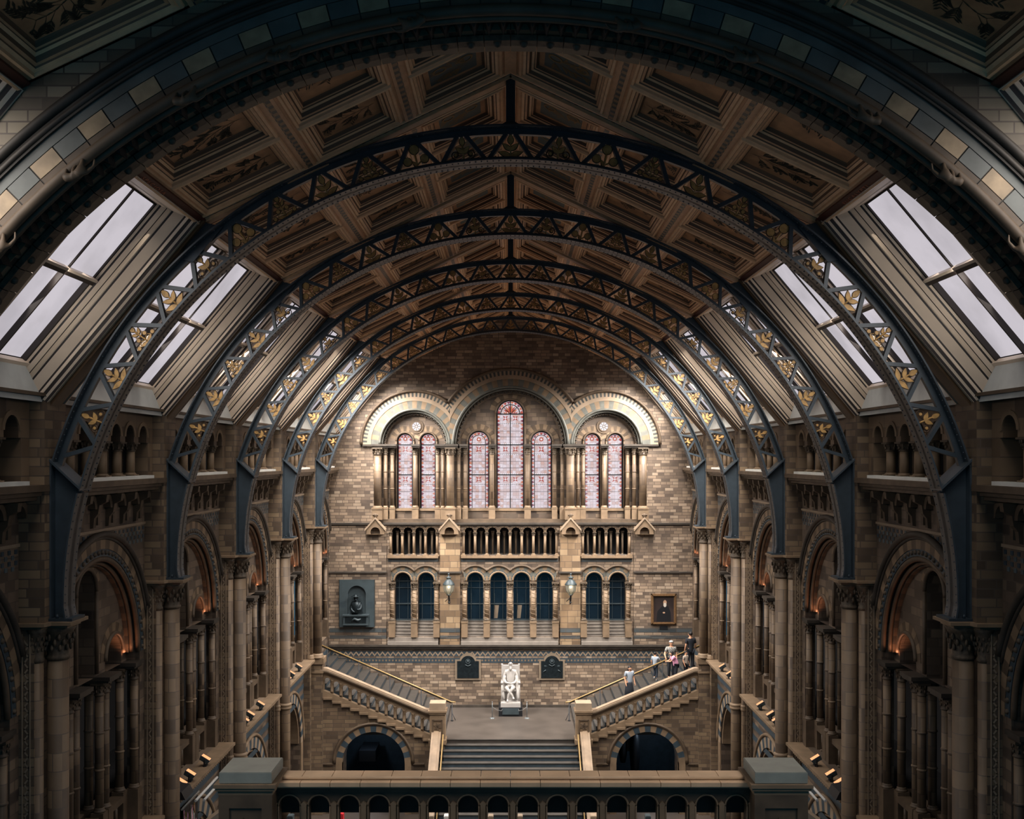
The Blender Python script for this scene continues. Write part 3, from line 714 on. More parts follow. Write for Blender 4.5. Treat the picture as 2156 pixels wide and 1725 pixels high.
# roof lights
AX, AZ, NX, NZ = .640, -.768, .768, .640
def light_frame(s): return lambda u, v, w: (s * (5.66 + AX * v - NX * w), u, 4.38 + AZ * v - NZ * w)
LP = [(0, .0, 2), (.03, .05, 1), (.06, .05, 0), (.08, .01, 3), (.13, -.02, 0), (.15, -.07, 3), (.17, -.07, 1), (.2, -.11, 0), (.21, -.14, 3), (.38, -.27, 0), (.395, -.30, 3), (.42, -.31, 0), (.44, -.37, 1), (.455, -.38, 3), (.53, -.44, 0), (.545, -.47, 3), (.58, -.50, 0), (.6, -.54, 3)]
LMATS = ['frame_beige', 'frame_mid', 'frame_brown', 'frame_dark', 'white_sill', 'roof_glass']
wn = 0
def roof_light(s, ya, yb, n):
    fr = light_frame(s); L0, L1 = .08, 4.36
    rootmb = MB(fr)
    # moulded reveals on three sides; the foot is a pale sloping sill
    ins_head = .45; 
    for (i0, w0, _), (i1, w1, m) in zip(LP, LP[1:]):
        h0, h1 = L0 + i0 * .38, L0 + i1 * .38; b0 = b1 = L1
        rootmb.face([(ya + i0, h0, w0), (yb - i0, h0, w0), (yb - i1, h1, w1), (ya + i1, h1, w1)], m)
        rootmb.face([(ya + i0, h0, w0), (ya + i1, h1, w1), (ya + i1, b1, w1), (ya + i0, b0, w0)], m)
        rootmb.face([(yb - i0, h0, w0), (yb - i0, b0, w0), (yb - i1, b1, w1), (yb - i1, h1, w1)], m)
    ga, gb, gh, gf = ya + .6, yb - .6, L0 + .22, 3.95
    root = struct(rootmb.build('window_%d' % n, LMATS))
    mb = MB(fr); mb.face([(ya, L1 + .04, .0), (yb, L1 + .04, .0), (gb, gf + .03, -.44), (ga, gf + .03, -.44)], 0)
    mb.box(ga - .1, gb + .1, gf - .04, gf + .06, -.56, -.44, 1)
    mb.build('window_sill', ['white_sill', 'frame_beige'], root)
    mid = (ga + gb) / 2; tr = 2.06
    def pane(u0, u1, v0, v1, w):
        g = MB(fr); g.box(u0, u1, v0, v1, w - .012, w); g.build('pane', 'roof_glass', root)
    for (p, q) in ((ga, mid - .22), (mid + .22, gb)):
        h = (p + q) / 2
        for (u0, u1) in ((p + .03, h - .02), (h + .02, q - .03)):
            pane(u0, u1, gh + .03, tr - .04, -.53); pane(u0, u1, tr + .08, gf - .04, -.60)
    f = MB(fr)
    for (p, q) in ((ga, mid - .22), (mid + .22, gb)):
        h = (p + q) / 2
        f.box(h - .02, h + .02, gh, gf, -.62, -.5, 3); f.box(p, p + .035, gh, gf, -.62, -.5, 3); f.box(q - .035, q, gh, gf, -.62, -.5, 3)
        f.box(p, q, tr - .05, tr + .0, -.62, -.42, 0); f.box(p, q, tr, tr + .08, -.62, -.44, 3); f.box(p, q, gh, gh + .04, -.62, -.5, 3)
    f.box(mid - .22, mid + .22, gh, gf, -.62, -.44, 0); f.box(mid - .14, mid + .14, gh, gf, -.44, -.38, 0); f.box(mid - .05, mid + .05, gh, gf, -.38, -.30, 0)
    f.box(mid - .18, mid - .15, gh, gf, -.44, -.41, 3); f.box(mid + .15, mid + .18, gh, gf, -.44, -.41, 3)
    f.build('window_frame', LMATS, root)
for s in (-1, 1):
    for k in range(-1, 6):
        ya = Y0 + PITCH * k + .33; yb = Y0 + PITCH * (k + 1) - .33
        if k == -1: yb -= .3
        if k == 5: yb = YE - .1
        wn += 1; roof_light(s, ya, yb, wn)
    mb = MB(light_frame(s))
    for k in range(0, 6):
        y = Y0 + PITCH * k; h = .33 if k else .6
        mb.box(y - h, y + h, 0, 4.5, -.1, .0, 1); mb.box(y - .2, y + .2, 0, 4.5, 0, .07, 1); mb.box(y - .27, y - .24, 0, 4.5, 0, .03, 2); mb.box(y + .24, y + .27, 0, 4.5, 0, .03, 2)
        for i in range(24): mb.box(y - .32, y - .29, .1 + i * .18, .2 + i * .18, 0, .02, 1)
    mb.box(Y0 - PITCH, YE + .4, -.1, 4.6, -1.1, -1.0, 0)
    struct(mb.build('trim_%d' % (1 if s < 0 else 2), ['frame_dark', 'frame_brown', 'frame_mid']))

# ------------------------------------------------------------------ near stone arch
SC = -2.75
def stone_arch():
    t = thing('stone_arch', 'broad dark stone arch with chequered voussoirs framing the hall', 'arch', (0, 12.7, -6.0))
    fr = lambda u, v, w: (u, 12.2 - w, v)
    a0, a1 = -5, 185
    mb = MB(fr); mb.arc(0, SC, 8.44, 8.56, -.6, .04, a0, a1, 120, (0,)); mb.arctube(0, SC, 8.62, .05, .06, a0, a1, 120); mb.arctube(0, SC, 8.5, .04, .035, a0, a1, 120); mb.build('hood_mould', 'dark_stone', t)
    mb = MB(fr)
    mb.arc(0, SC, 8.33, 8.44, -.6, 0, a0, a1, 76, (0,)); mb.build('outer_course', 'tile_grey', t)
    mb = MB(fr)
    n = 76
    for i in range(n):
        b0 = a0 + (a1 - a0) * i / n; b1 = a0 + (a1 - a0) * (i + 1) / n
        mb.arc(0, SC, 8.0 + .13, 8.32, -.6, .0, b0 + .06, b1 - .06, 1, (i % 2,))
        mb.arc(0, SC, 8.04, 8.12, -.6, .0, b0 + .06, b1 - .06, 1, (2,))
    mb.arc(0, SC, 8.05, 8.43, -.6, -.02, a0, a1, 76, (3,)); mb.build('chequered_voussoirs', ['near_tile', 'tile_grey', 'brown_stone', 'dark_stone'], t)
    mb = MB(fr); mb.arctube(0, SC, 7.98, -.0, .07, a0, a1, 120, 10); mb.arctube(0, SC, 7.92, -.1, .045, a0, a1, 120); mb.build('roll_mould', 'brown_stone', t)
    mb = MB(fr); mb.arc(0, SC, 8.0, 8.1, -.55, -.1, a0, a1, 90, (0,))
    for i in range(150):
        q = math.radians(a0 + (a1 - a0) * (i + .5) / 150)
        mb.prism([(8.0 * cos(q - .008), SC + 8.0 * sin(q - .008)), (7.86 * cos(q), SC + 7.86 * sin(q)), (8.0 * cos(q + .008), SC + 8.0 * sin(q + .008))], -.45, -.2, 0)
    mb.build('leaf_hollow', 'dark_stone', t)
    mb = MB(fr)
    for i in range(80):
        b0 = a0 + (a1 - a0) * i / 80; b1 = a0 + (a1 - a0) * (i + 1) / 80
        mb.arc(0, SC, 7.93, 8.02, -.62, -.45, b0 + .04, b1 - .04, 1, (0,))
        mb.arc(0, SC, 7.84, 7.91, -.72, -.55, b0 + .04, b1 - .04, 1, (1,)); mb.arc(0, SC, 7.86, 8.0, -.95, -.7, b0 + .04, b1 - .04, 1, (0,))
        q = math.radians((b0 + b1) / 2)
        for w in (-.63,): mb.sphere((7.83 * cos(q), SC + 7.83 * sin(q), w), .05, 1, 6, 4)
    mb.arc(0, SC, 7.93, 8.3, -.97, -.46, a0, a1, 90, (2,))
    mb.build('soffit_tiles', ['tan_stone', 'carved_stone', 'dark_stone'], t)
    return t
stone_arch()
mb = MB(lambda u, v, w: (u, 12.2 - w, v))            # brick wall above the stone arch, up to the roof
R = 8.5; n = 60
for i in range(n):
    b0 = math.radians(-5 + 190 * i / n); b1 = math.radians(-5 + 190 * (i + 1) / n)
    for w in (0, -.95):
        p0 = (R * cos(b0), SC + R * sin(b0)); p1 = (R * cos(b1), SC + R * sin(b1))
        if p0[1] > 7.8 or p1[1] > 7.8: continue
        mb.face([(p0[0], p0[1], w), (p1[0], p1[1], w), (p1[0], 7.8, w), (p0[0], 7.8, w)])
for s in (-1, 1): mb.face([(s * 8.45, -5, 0), (s * 10.5, -5, 0), (s * 10.5, 7.8, 0), (s * 8.45, 7.8, 0)])
struct(mb.build('wall_front', 'near_brick'))

def skinned(name, V, E, R, mat, parent, sub=1, root=0):
    me = bpy.data.meshes.new(name); me.from_pydata([tuple(v) for v in V], E, []); me.materials.append(MATS[mat])
    o = bpy.data.objects.new(name, me); COL.objects.link(o)
    if parent is not None: o.parent = parent; WLOC[o.name] = WLOC[parent.name]
    md = o.modifiers.new('skin', 'SKIN'); md.use_smooth_shade = True; md.use_x_symmetry = False
    for i, r in enumerate(R):
        d = me.skin_vertices[0].data[i]; d.radius = (r, r) if not isinstance(r, tuple) else r
        d.use_root = (i == root)
    if sub:
        sm = o.modifiers.new('sub', 'SUBSURF'); sm.levels = sub; sm.render_levels = sub
    return o
# carved climbing beasts on the arch
MK = [(164, 352, -1), (420, 238, -1), (10, 520, -1), (618, 172, -1), (868, 118, 1), (1300, 122, 1), (1540, 170, 1), (1822, 236, 1), (1990, 368, 1), (2144, 528, 1)]
for i, (px, py, s) in enumerate(MK):
    a = math.atan2((CY - py) * 12.1 / FPX - SC, (px - CX) * 12.1 / FPX)
    Rr = 7.9; Yc = 12.18
    def Q(t, r, y): return Vector(((Rr + r) * cos(a) - s * t * sin(a) * -1, Yc + y, SC + (Rr + r) * sin(a) + s * t * cos(a) * -1))
    places = ['on the left haunch of the stone arch, third from the crown', 'on the left haunch of the stone arch, second bay', 'at the left edge of the frame on the stone arch', 'on the dark upper left of the stone arch', 'just left of the crown of the stone arch', 'just right of the crown of the stone arch', 'on the dark upper right of the stone arch', 'on the right of the stone arch above the coffers', 'on the right haunch of the stone arch beside chequers', 'at the right edge of the frame on the stone arch']
    p0 = Q(0, 0, 0); t = thing('carved_monkey', 'carved stone monkey ' + places[i], 'carving', p0, 'carved monkeys on the stone arch')
    pts = [(0, -.06, -.1), (.08, -.07, -.1), (.17, -.03, -.1), (.22, -.02, -.12), (.06, .03, -.06), (.0, .06, -.02), (.16, .03, -.08), (.12, .09, -.03), (-.05, -.01, -.08), (-.1, .06, -.04), (-.04, -.1, -.06), (-.14, -.08, -.02), (-.2, -.01, 0)]
    V = [Q(*p) - p0 for p in pts]; E = [(0, 1), (1, 2), (2, 3), (2, 6), (6, 7), (1, 4), (4, 5), (0, 8), (8, 9), (0, 10), (10, 11), (11, 12)]
    skinned('body', V, E, [.055, .06, .045, .045, .022, .018, .022, .018, .03, .02, .028, .018, .01], 'brown_stone', t, 1)

# ------------------------------------------------------------------ end wall
G_TRI = [(817, 923, [834.7, 859.1, 883.6, 908]), (971, 1175, [988 + 24.55 * i for i in range(8)]), (1223.6, 1331, [1239.3, 1263.8, 1288.2, 1312.6])]
G_WIN = [(817, 923, [(848, 17), (897, 17)]), (971, 1175, [(1000.5, 17.2), (1049.4, 17.2), (1098.2, 17.2), (1147, 17.2)]), (1223.6, 1331, [(1251, 17.2), (1300.3, 17.2)])]
ARCH3 = [(873, 72, 62), (1075, 120, 107), (1277, 72, 62)]
sc_ = YE / FPX
LIGHTS = {873: [(850.6, 14.9, 929), (899.5, 14.9, 929)], 1277: [(1248.5, 14.9, 929), (1297.5, 14.9, 929)], 1075: [(1007.3, 20.7, 930), (1074.5, 27.7, 871), (1140.5, 20.7, 930)]}
mb = MB(EF)
top, str1, bot = 9.0, ez(1101.6), FLOOR
# upper wall with the three great recesses
mb.plate(-9.6, 9.6, str1, top, [(ex(c), r * sc_, ez(1095), ez(936)) for c, r, _ in ARCH3], 0, -.5, 0, 0, 40)
for c, r, r2 in ARCH3:
    ops = [(ex(p), h * sc_ + .05, ez(1071), ez(v)) for p, h, v in LIGHTS[c]]
    mb.plate(ex(c) - r * sc_ - .02, ex(c) + r * sc_ + .02, ez(1097), ez(936 - r) + .05, ops, -.5, -.8, 1, 1, 20)
# band with the small arcades: wall between and above
def strips(edges): return edges
prev = 695
mid_top, mid_bot = ez(1101.6), ez(1176)
opsA = []
for a_, b_, cs in G_TRI:
    for c_ in cs: opsA.append((ex(c_), 9.6 * sc_, ez(1169), ez(1120)))
mb.plate(-9.6, 9.6, mid_bot, mid_top, opsA, 0, -.35, 0, 2, 12)
mb.box(-9.6, 9.6, mid_bot, mid_top, -1.6, -1.5, 3)
opsB = []
for a_, b_, ws in G_WIN:
    for c_, h_ in ws: opsB.append((ex(c_), h_ * sc_, ez(1341), ez(1223)))
mb.plate(-9.6, 9.6, ez(1357), mid_bot, opsB, 0, -.45, 0, 2, 16)
mb.box(-9.6, 9.6, ez(1484), ez(1357), -.3, 0, 0)
mb.box(-9.6, -3.1, FLOOR, ez(1484), -.3, 0, 4); mb.box(3.1, 9.6, FLOOR, ez(1484), -.3, 0, 4)
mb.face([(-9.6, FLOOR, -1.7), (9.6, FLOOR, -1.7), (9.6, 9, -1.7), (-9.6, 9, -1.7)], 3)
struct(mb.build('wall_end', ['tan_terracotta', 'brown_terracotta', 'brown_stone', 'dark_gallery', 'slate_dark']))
# flat pilasters of the middle storey, outer plain fields are the wall itself
ti = 2
mb = MB(EF)
for a_, b_ in ((926.7, 969), (1179, 1221.7)): mb.box(ex(a_), ex(b_), ez(1357), ez(1101.6), 0, .12, 0)
mb.box(ex(693), ex(814), ez(1357), ez(1101.6), 0, .1, 1); mb.box(ex(1334), ex(1457), ez(1357), ez(1101.6), 0, .1, 1)
ti += 1; struct(mb.build('trim_%d' % ti, ['warm_ashlar', 'tan_terracotta']))
mb = MB(EF)                                       # slate bands low on the piers
for a_, b_, w_ in ((695, 814, .1), (926.7, 969, .12), (1179, 1221.7, .12), (1334, 1456, .1)):
    for y0, y1 in ((1322, 1331), (1338, 1344)): mb.box(ex(a_), ex(b_), ez(y1), ez(y0), w_, w_ + .012)
for a_, b_ in ((817, 923), (971, 1175), (1224, 1331)): mb.box(ex(a_), ex(b_), ez(1183), ez(1175.5), 0, .03)
ti += 1; struct(mb.build('trim_%d' % ti, 'slate_band'))
mb = MB(EF)                                       # string courses
mb.box(-9, 9, ez(1104.5), ez(1100.5), 0, .2); mb.box(-9, 9, ez(1107), ez(1104.5), 0, .13)
for a_, b_, w_ in ((693, 815, .2), (924, 972, .24), (1176, 1224, .24), (1333, 1457, .2)): mb.box(ex(a_), ex(b_), ez(1206.5), ez(1203), 0, w_)
mb.box(-9, 9, ez(1361), ez(1357), 0, .22); mb.box(-9, 9, ez(1366), ez(1361), 0, .14)
mb.box(-9, 9, ez(1490), ez(1484), 0, .08)
ti += 1; struct(mb.build('trim_%d' % ti, 'dark_stone'))
mb = MB(EF)                                       # zigzag frieze and row of little squares
p = 11.1; x0 = 700; nz = 68
mb.box(-8.8, 8.8, ez(1382), ez(1371), 0, .01, 1); mb.box(-8.8, 8.8, ez(1396), ez(1386), 0, .01, 1)
for i in range(nz):
    a_ = x0 + i * p; m_ = a_ + p / 2
    for q0, q1, s0, s1 in ((a_, m_, 1380.2, 1373.0), (m_, a_ + p, 1373.0, 1380.2)):
        mb.prism([(ex(q0), ez(s0 + 2.3)), (ex(q1), ez(s1 + 2.3)), (ex(q1), ez(s1 - 1.6)), (ex(q0), ez(s0 - 1.6))], .01, .02, 0)
for i in range(108):
    a_ = 700 + i * 6.97; mb.box(ex(a_), ex(a_ + 3.2), ez(1392.6), ez(1389.2), .01, .02, 2)
ti += 1; struct(mb.build('trim_%d' % ti, ['light_stone', 'slate_dark', 'tan_stone']))

# the three great window recesses
rlab = {873: 'left', 1075: 'central', 1277: 'right'}
for c, r, r2 in ARCH3:
    big = r > 100; u = ex(c); v = ez(936); S = sc_
    t = thing('window_arch', '%s great arch with banded voussoirs round the stained glass windows' % rlab[c], 'arch', (u, YE, ez(1101)), 'great window arches of the end wall')
    cl = (ex(945) if c == 1277 - 404 + 202 and False else -99, 99)
    if c == 873: cl = (-99, ex(947))
    elif c == 1277: cl = (ex(1203), 99)
    else: cl = (ex(947), ex(1203))
    o1, o2, o3, o4 = (123, 138, 146, 156) if big else (76, 92, 100, 110)
    nv = 37 if big else 27
    mb = MB(EF); mb.arc(u, v, o1 * S, o2 * S, 0, .05, 0, 180, nv, (0, 1), 1, cl); mb.arc(u, v, o2 * S, o3 * S, 0, .07, 0, 180, nv, (2,), 1, cl)
    mb.arc(u, v, o3 * S, o4 * S, 0, .06, 0, 180, nv * 3, (2, 3), 1, cl); mb.build('voussoirs', ['voussoir_grey', 'tan_stone', 'light_stone', 'dark_band'], t)
    mb = MB(EF); a0, a1 = (34.2, 145.8) if big else ((52, 180) if c == 873 else (0, 128))
    mb.arctube(u, v, (o4 + 2.5) * S, .12, .065, a0, a1, 40); mb.arctube(u, v, (o4 + .2) * S, .08, .035, a0, a1, 40); mb.build('hood_mould', 'brown_stone', t)
    mb = MB(EF); mb.arctube(u, v, (r + 1.5) * S, .03, .06, 0, 180, 40); mb.arctube(u, v, (r - 3) * S, -.12, .05, 0, 180, 40); mb.build('roll_mould', 'voussoir_grey', t)
    mb = MB(EF); mb.arc(u, v, r2 * S, (r - 4) * S, -.5, -.3, 0, 180, 40, (0,)); nzg = 40 if big else 26; rm = (r2 + r - 4) / 2
    for i in range(nzg):
        q0 = PI * i / nzg; q1 = PI * (i + .5) / nzg; q2 = PI * (i + 1) / nzg; ra, rb = (rm - 3) * S, (rm + 3) * S
        mb.tube([(u + ra * cos(q0), v + ra * sin(q0), -.27), (u + rb * cos(q1), v + rb * sin(q1), -.27), (u + ra * cos(q2), v + ra * sin(q2), -.27)], .03, 5, 1)
    mb.build('zigzag_ring', ['brown_stone', 'dark_stone'], t)
    mb = MB(EF)
    for p, h, vs in LIGHTS[c]:
        mb.arctube(ex(p), ez(vs), h * S + .09, -.46, .05, 0, 180, 20); mb.arc(ex(p), ez(vs), h * S + .14, h * S + .4, -.5, -.485, 12, 168, 11, (1, 2), 1, None if big else ((ex(p) - 9, u) if ex(p) < u else (u, ex(p) + 9)))
        for d_ in (-1, 1): mb.tube([(ex(p) + d_ * (h * S + .09), ez(vs), -.46), (ex(p) + d_ * (h * S + .09), ez(1071), -.46)], .05, 7)
    mb.build('light_surround', ['brown_stone', 'tan_stone', 'brown_stone'], t)
    mb = MB(EF)
    if big: segs = [(967, 985), (1029, 1045), (1103, 1119), (1162, 1183)]
    else: segs = [(785 if c == 873 else 1185, 835 if c == 873 else 1233), (866, 884) if c == 873 else (1264.5, 1282), (915, 965) if c == 873 else (1313.5, 1365)]
    for q0, q1 in segs:
        mb = MB(EF); mb.box(ex(q0), ex(q1), ez(939.5), ez(935.5), -.5, .2); mb.box(ex(q0 + 1), ex(q1 - 1), ez(943), ez(939.5), -.5, .14)
        if c == 873 and q0 == 785: mb.box(ex(764), ex(806), ez(940), ez(936), 0, .12)
        if c == 1277 and q1 == 1365: mb.box(ex(1344), ex(1386), ez(940), ez(936), 0, .12)
        mb.build('impost', 'dark_stone', t)
    cols = {873: [(795.6, 8, .12), (811.5, 4, -.05), (825, 4.2, -.2), (873.5, 5, -.3), (921, 4.2, -.2), (932.5, 3.6, -.05), (948.5, 8, .12)],
            1277: [(1200.5, 8.4, .12), (1216.5, 3.6, -.05), (1228, 4.2, -.2), (1273, 5, -.3), (1322, 4.2, -.2), (1335.5, 4, -.05), (1353, 8, .12)],
            1075: [(965.5, 4, -.05), (979, 4.2, -.2), (1035.6, 5, -.3), (1111, 5, -.3), (1168, 4.2, -.2), (1184, 4, -.05)]}[c]
    for p, rr, w in cols:
        mb = MB(EF); R_ = rr * S; mb.column(ex(p), w, ez(1072), ez(943), R_, (2, 0, 1), 12, ring=rr < 4.5, cap=.34, flare=1.35)
        mb.box(ex(p) - R_ * 1.35, ex(p) + R_ * 1.35, ez(1094), ez(1072), w - R_ * 1.3, w + R_ * 1.3, 2)
        mb.build('column', ['drum_stone', 'carved_stone', 'tan_stone'], t)
    mb = MB(EF); mb.box(u - r * S, u + r * S, ez(1101), ez(1093), -.5, .05); mb.box(u - r * S, u + r * S, ez(1077), ez(1072), -.7, -.42, 1); mb.build('window_ledge', ['brown_stone', 'tan_stone'], t)

# stained glass
def lancet(n, p, hpx, vs, motifs, inner_arc, label):
    u = ex(p); h = hpx * sc_; v0 = ez(1071); v1 = ez(vs); W = -.66
    mb = MB(EF); mb.archface(u, h, v0, v1, W); root = struct(mb.build('window_%d' % n, 'stained_glass'))
    mb = MB(EF); bw = .15; k = 0
    z = v0 + .06
    while z < v1:                                  # border of coloured triangles
        for sg in (-1, 1):
            xo = u + sg * (h - .02); xi = u + sg * (h - bw)
            m = (k * 7 + sg) % 3
            mb.face([(xo, z, W + .006), (xo, z + .15, W + .006), (xi, z + .075, W + .006)], m)
        z += .19; k += 1
    na = int(PI * h / .2)
    for i in range(na):
        a = PI * (i + .5) / na
        mb.face([(u + (h - .02) * cos(a - .1 / h), v1 + (h - .02) * sin(a - .1 / h), W + .006), (u + (h - .02) * cos(a + .1 / h), v1 + (h - .02) * sin(a + .1 / h), W + .006), (u + (h - bw) * cos(a), v1 + (h - bw) * sin(a), W + .006)], (i * 7) % 3)
    mb.build('coloured_border', ['glass_red', 'glass_orange', 'glass_violet'], root)
    mb = MB(EF)
    for zz in motifs:
        for row in (.26, -.26):                      # beaded rows
            m_ = int((h - bw) * 2 / .1)
            for i in range(m_): mb.box(u - h + bw + .02 + i * .1, u - h + bw + .075 + i * .1, zz + row - .03, zz + row + .03, W, W + .006, 2)
        cs = (-.5, .5) if h > .55 else (0,)
        for c_ in cs:
            cx = u + c_ * (h - bw) * 1.0; sz = .17 if cs != (0,) else .2
            for a in (.78, 2.35, 3.93, 5.5):
                q = leafpoly(cx, zz, a, sz, .07); mb.face([(x, z_, W + .007) for x, z_ in q], 0 if int(a * 10) % 2 else 1)
            mb.prism([(cx + .04 * cos(i * PI / 4), zz + .04 * sin(i * PI / 4)) for i in range(8)], W, W + .009, 2)
    if inner_arc:
        cx, cz = u, v1 + h * .15
        for i in range(8):
            a = PI * i / 7; q = leafpoly(cx, v1 + .06, a, h * .62, .1); mb.face([(x, z_, W + .006) for x, z_ in q], i % 2)
    else:
        for i in range(8):
            a = PI * i / 4; q = leafpoly(u, v1 + .12, a, .13, .09); mb.face([(x, z_, W + .006) for x, z_ in q], 0 if i % 2 else 1)
        mb.prism([(u + .05 * cos(i * PI / 4), v1 + .12 + .05 * sin(i * PI / 4)) for i in range(8)], W, W + .008, 2)
    mb.build('coloured_motif', ['glass_red', 'glass_orange', 'glass_white'], root)
    mb = MB(EF); T = .022
    bars = [ez(y) for y in (936.5, 1000.5)] + ([ez(871)] if h > .6 else [])
    for b_ in bars: mb.box(u - h, u + h, b_ - T * 1.3, b_ + T * 1.3, W, W + .04)
    thin = [ez(y) for y in (956, 972, 986, 1021, 1036, 1053)] + ([ez(y) for y in (891, 907.5, 920)] if h > .6 else [])
    for b_ in thin: mb.box(u - h, u + h, b_ - .008, b_ + .008, W, W + .015)
    if h > .6:
        mb.box(u - T, u + T, v0, v1 + h, W, W + .04); mb.arc(u, v1, h * .7, h * .7 + .04, W, W + .03, 0, 180, 16)
        for a in (45, 135): q = math.radians(a); mb.tube([(u, v1, W + .02), (u + h * .7 * cos(q), v1 + h * .7 * sin(q), W + .02)], .018, 5)
    elif h > .4:
        for sg in (-1, 1): mb.box(u + sg * (h - bw) - .015, u + sg * (h - bw) + .015, v0, v1, W, W + .03)
        mb.arc(u, v1, h - bw - .015, h - bw + .015, W, W + .03, 0, 180, 14)
    mb.arc(u, v1, h - .012, h + .03, W, W + .05, 0, 180, 18)
    for sg in (-1, 1): mb.box(u + sg * h - .02, u + sg * h + .02, v0, v1, W, W + .05)
    mb.build('glazing_bars', 'lead_black', root)
for c in (873, 1075, 1277):
    for p, h, vs in LIGHTS[c]:
        wn += 1; mots = [ez(946), ez(1010)] + ([ez(880)] if h > 25 else [])
        lancet(wn, p, h, vs, mots, h > 25, '')
for px in (874.8, 1273.2):                        # small round windows
    wn += 1; u, v = ex(px), ez(897.5); R = .21; W = -.47
    mb = MB(EF); mb.prism([(u + R * cos(i * PI / 12), v + R * sin(i * PI / 12)) for i in range(24)], W - .02, W); root = struct(mb.build('window_%d' % wn, 'glass_white'))
    mb = MB(EF); mb.arc(u, v, R, R + .05, -.5, -.42, 0, 360, 24); mb.arc(u, v, R + .05, R + .15, -.5, -.45, 0, 360, 24)
    for i in range(8):
        a = 2 * PI * i / 8; mb.tube([(u + .06 * cos(a), v + .06 * sin(a), W + .01), (u + R * cos(a), v + R * sin(a), W + .01)], .012, 5)
    mb.arc(u, v, .05, .075, W, W + .02, 0, 360, 14); mb.build('window_frame', 'brown_stone', root)

# small arcades of the middle storey
nm3 = ['left', 'central', 'right']
for gi, (a_, b_, cs) in enumerate(G_TRI):
    t = thing('small_arcade', '%s arcade of small round arches below the stained glass' % nm3[gi], 'arcade', (ex((a_ + b_) / 2), YE, ez(1175)), 'small arcades of the end wall')
    mb = MB(EF)
    for c_ in cs: mb.arc(ex(c_), ez(1120), 9.6 * sc_, 12.6 * sc_, 0, .05, 0, 180, 11, (0, 1)); mb.arc(ex(c_), ez(1120), 12 * sc_, 13.6 * sc_, 0, .09, 15, 165, 12, (1,))
    mb.build('arch_ring', ['tan_stone', 'brown_stone'], t)
    edges = [cs[0] - 12.3] + [(x + y) / 2 for x, y in zip(cs, cs[1:])] + [cs[-1] + 12.3]
    for e in edges:
        mb = MB(EF); mb.column(ex(e), .0, ez(1169), ez(1121), .062, (0, 0, 1), 10, ring=False, cap=.17, flare=1.5); mb.build('column', ['tan_stone', 'carved_stone'], t)
    for c_ in cs:
        mb = MB(EF); mb.column(ex(c_), -.5, ez(1171), ez(1119.5), .055, (0, 0, 0), 10, ring=False, cap=.2, flare=1.5); mb.build('inner_column', ['light_stone'], t)
    mb = MB(EF); mb.box(ex(a_), ex(b_), ez(1175), ez(1170.5), -.3, .2, 0)
    for e in edges: mb.box(ex(e) - .12, ex(e) + .12, ez(1171), ez(1168), -.1, .17, 0)
    mb.box(ex(a_), ex(b_), ez(1170.8), ez(1168.8), -.9, -.1, 1)
    mb.build('sill', ['tan_stone', 'pale_sill'], t)
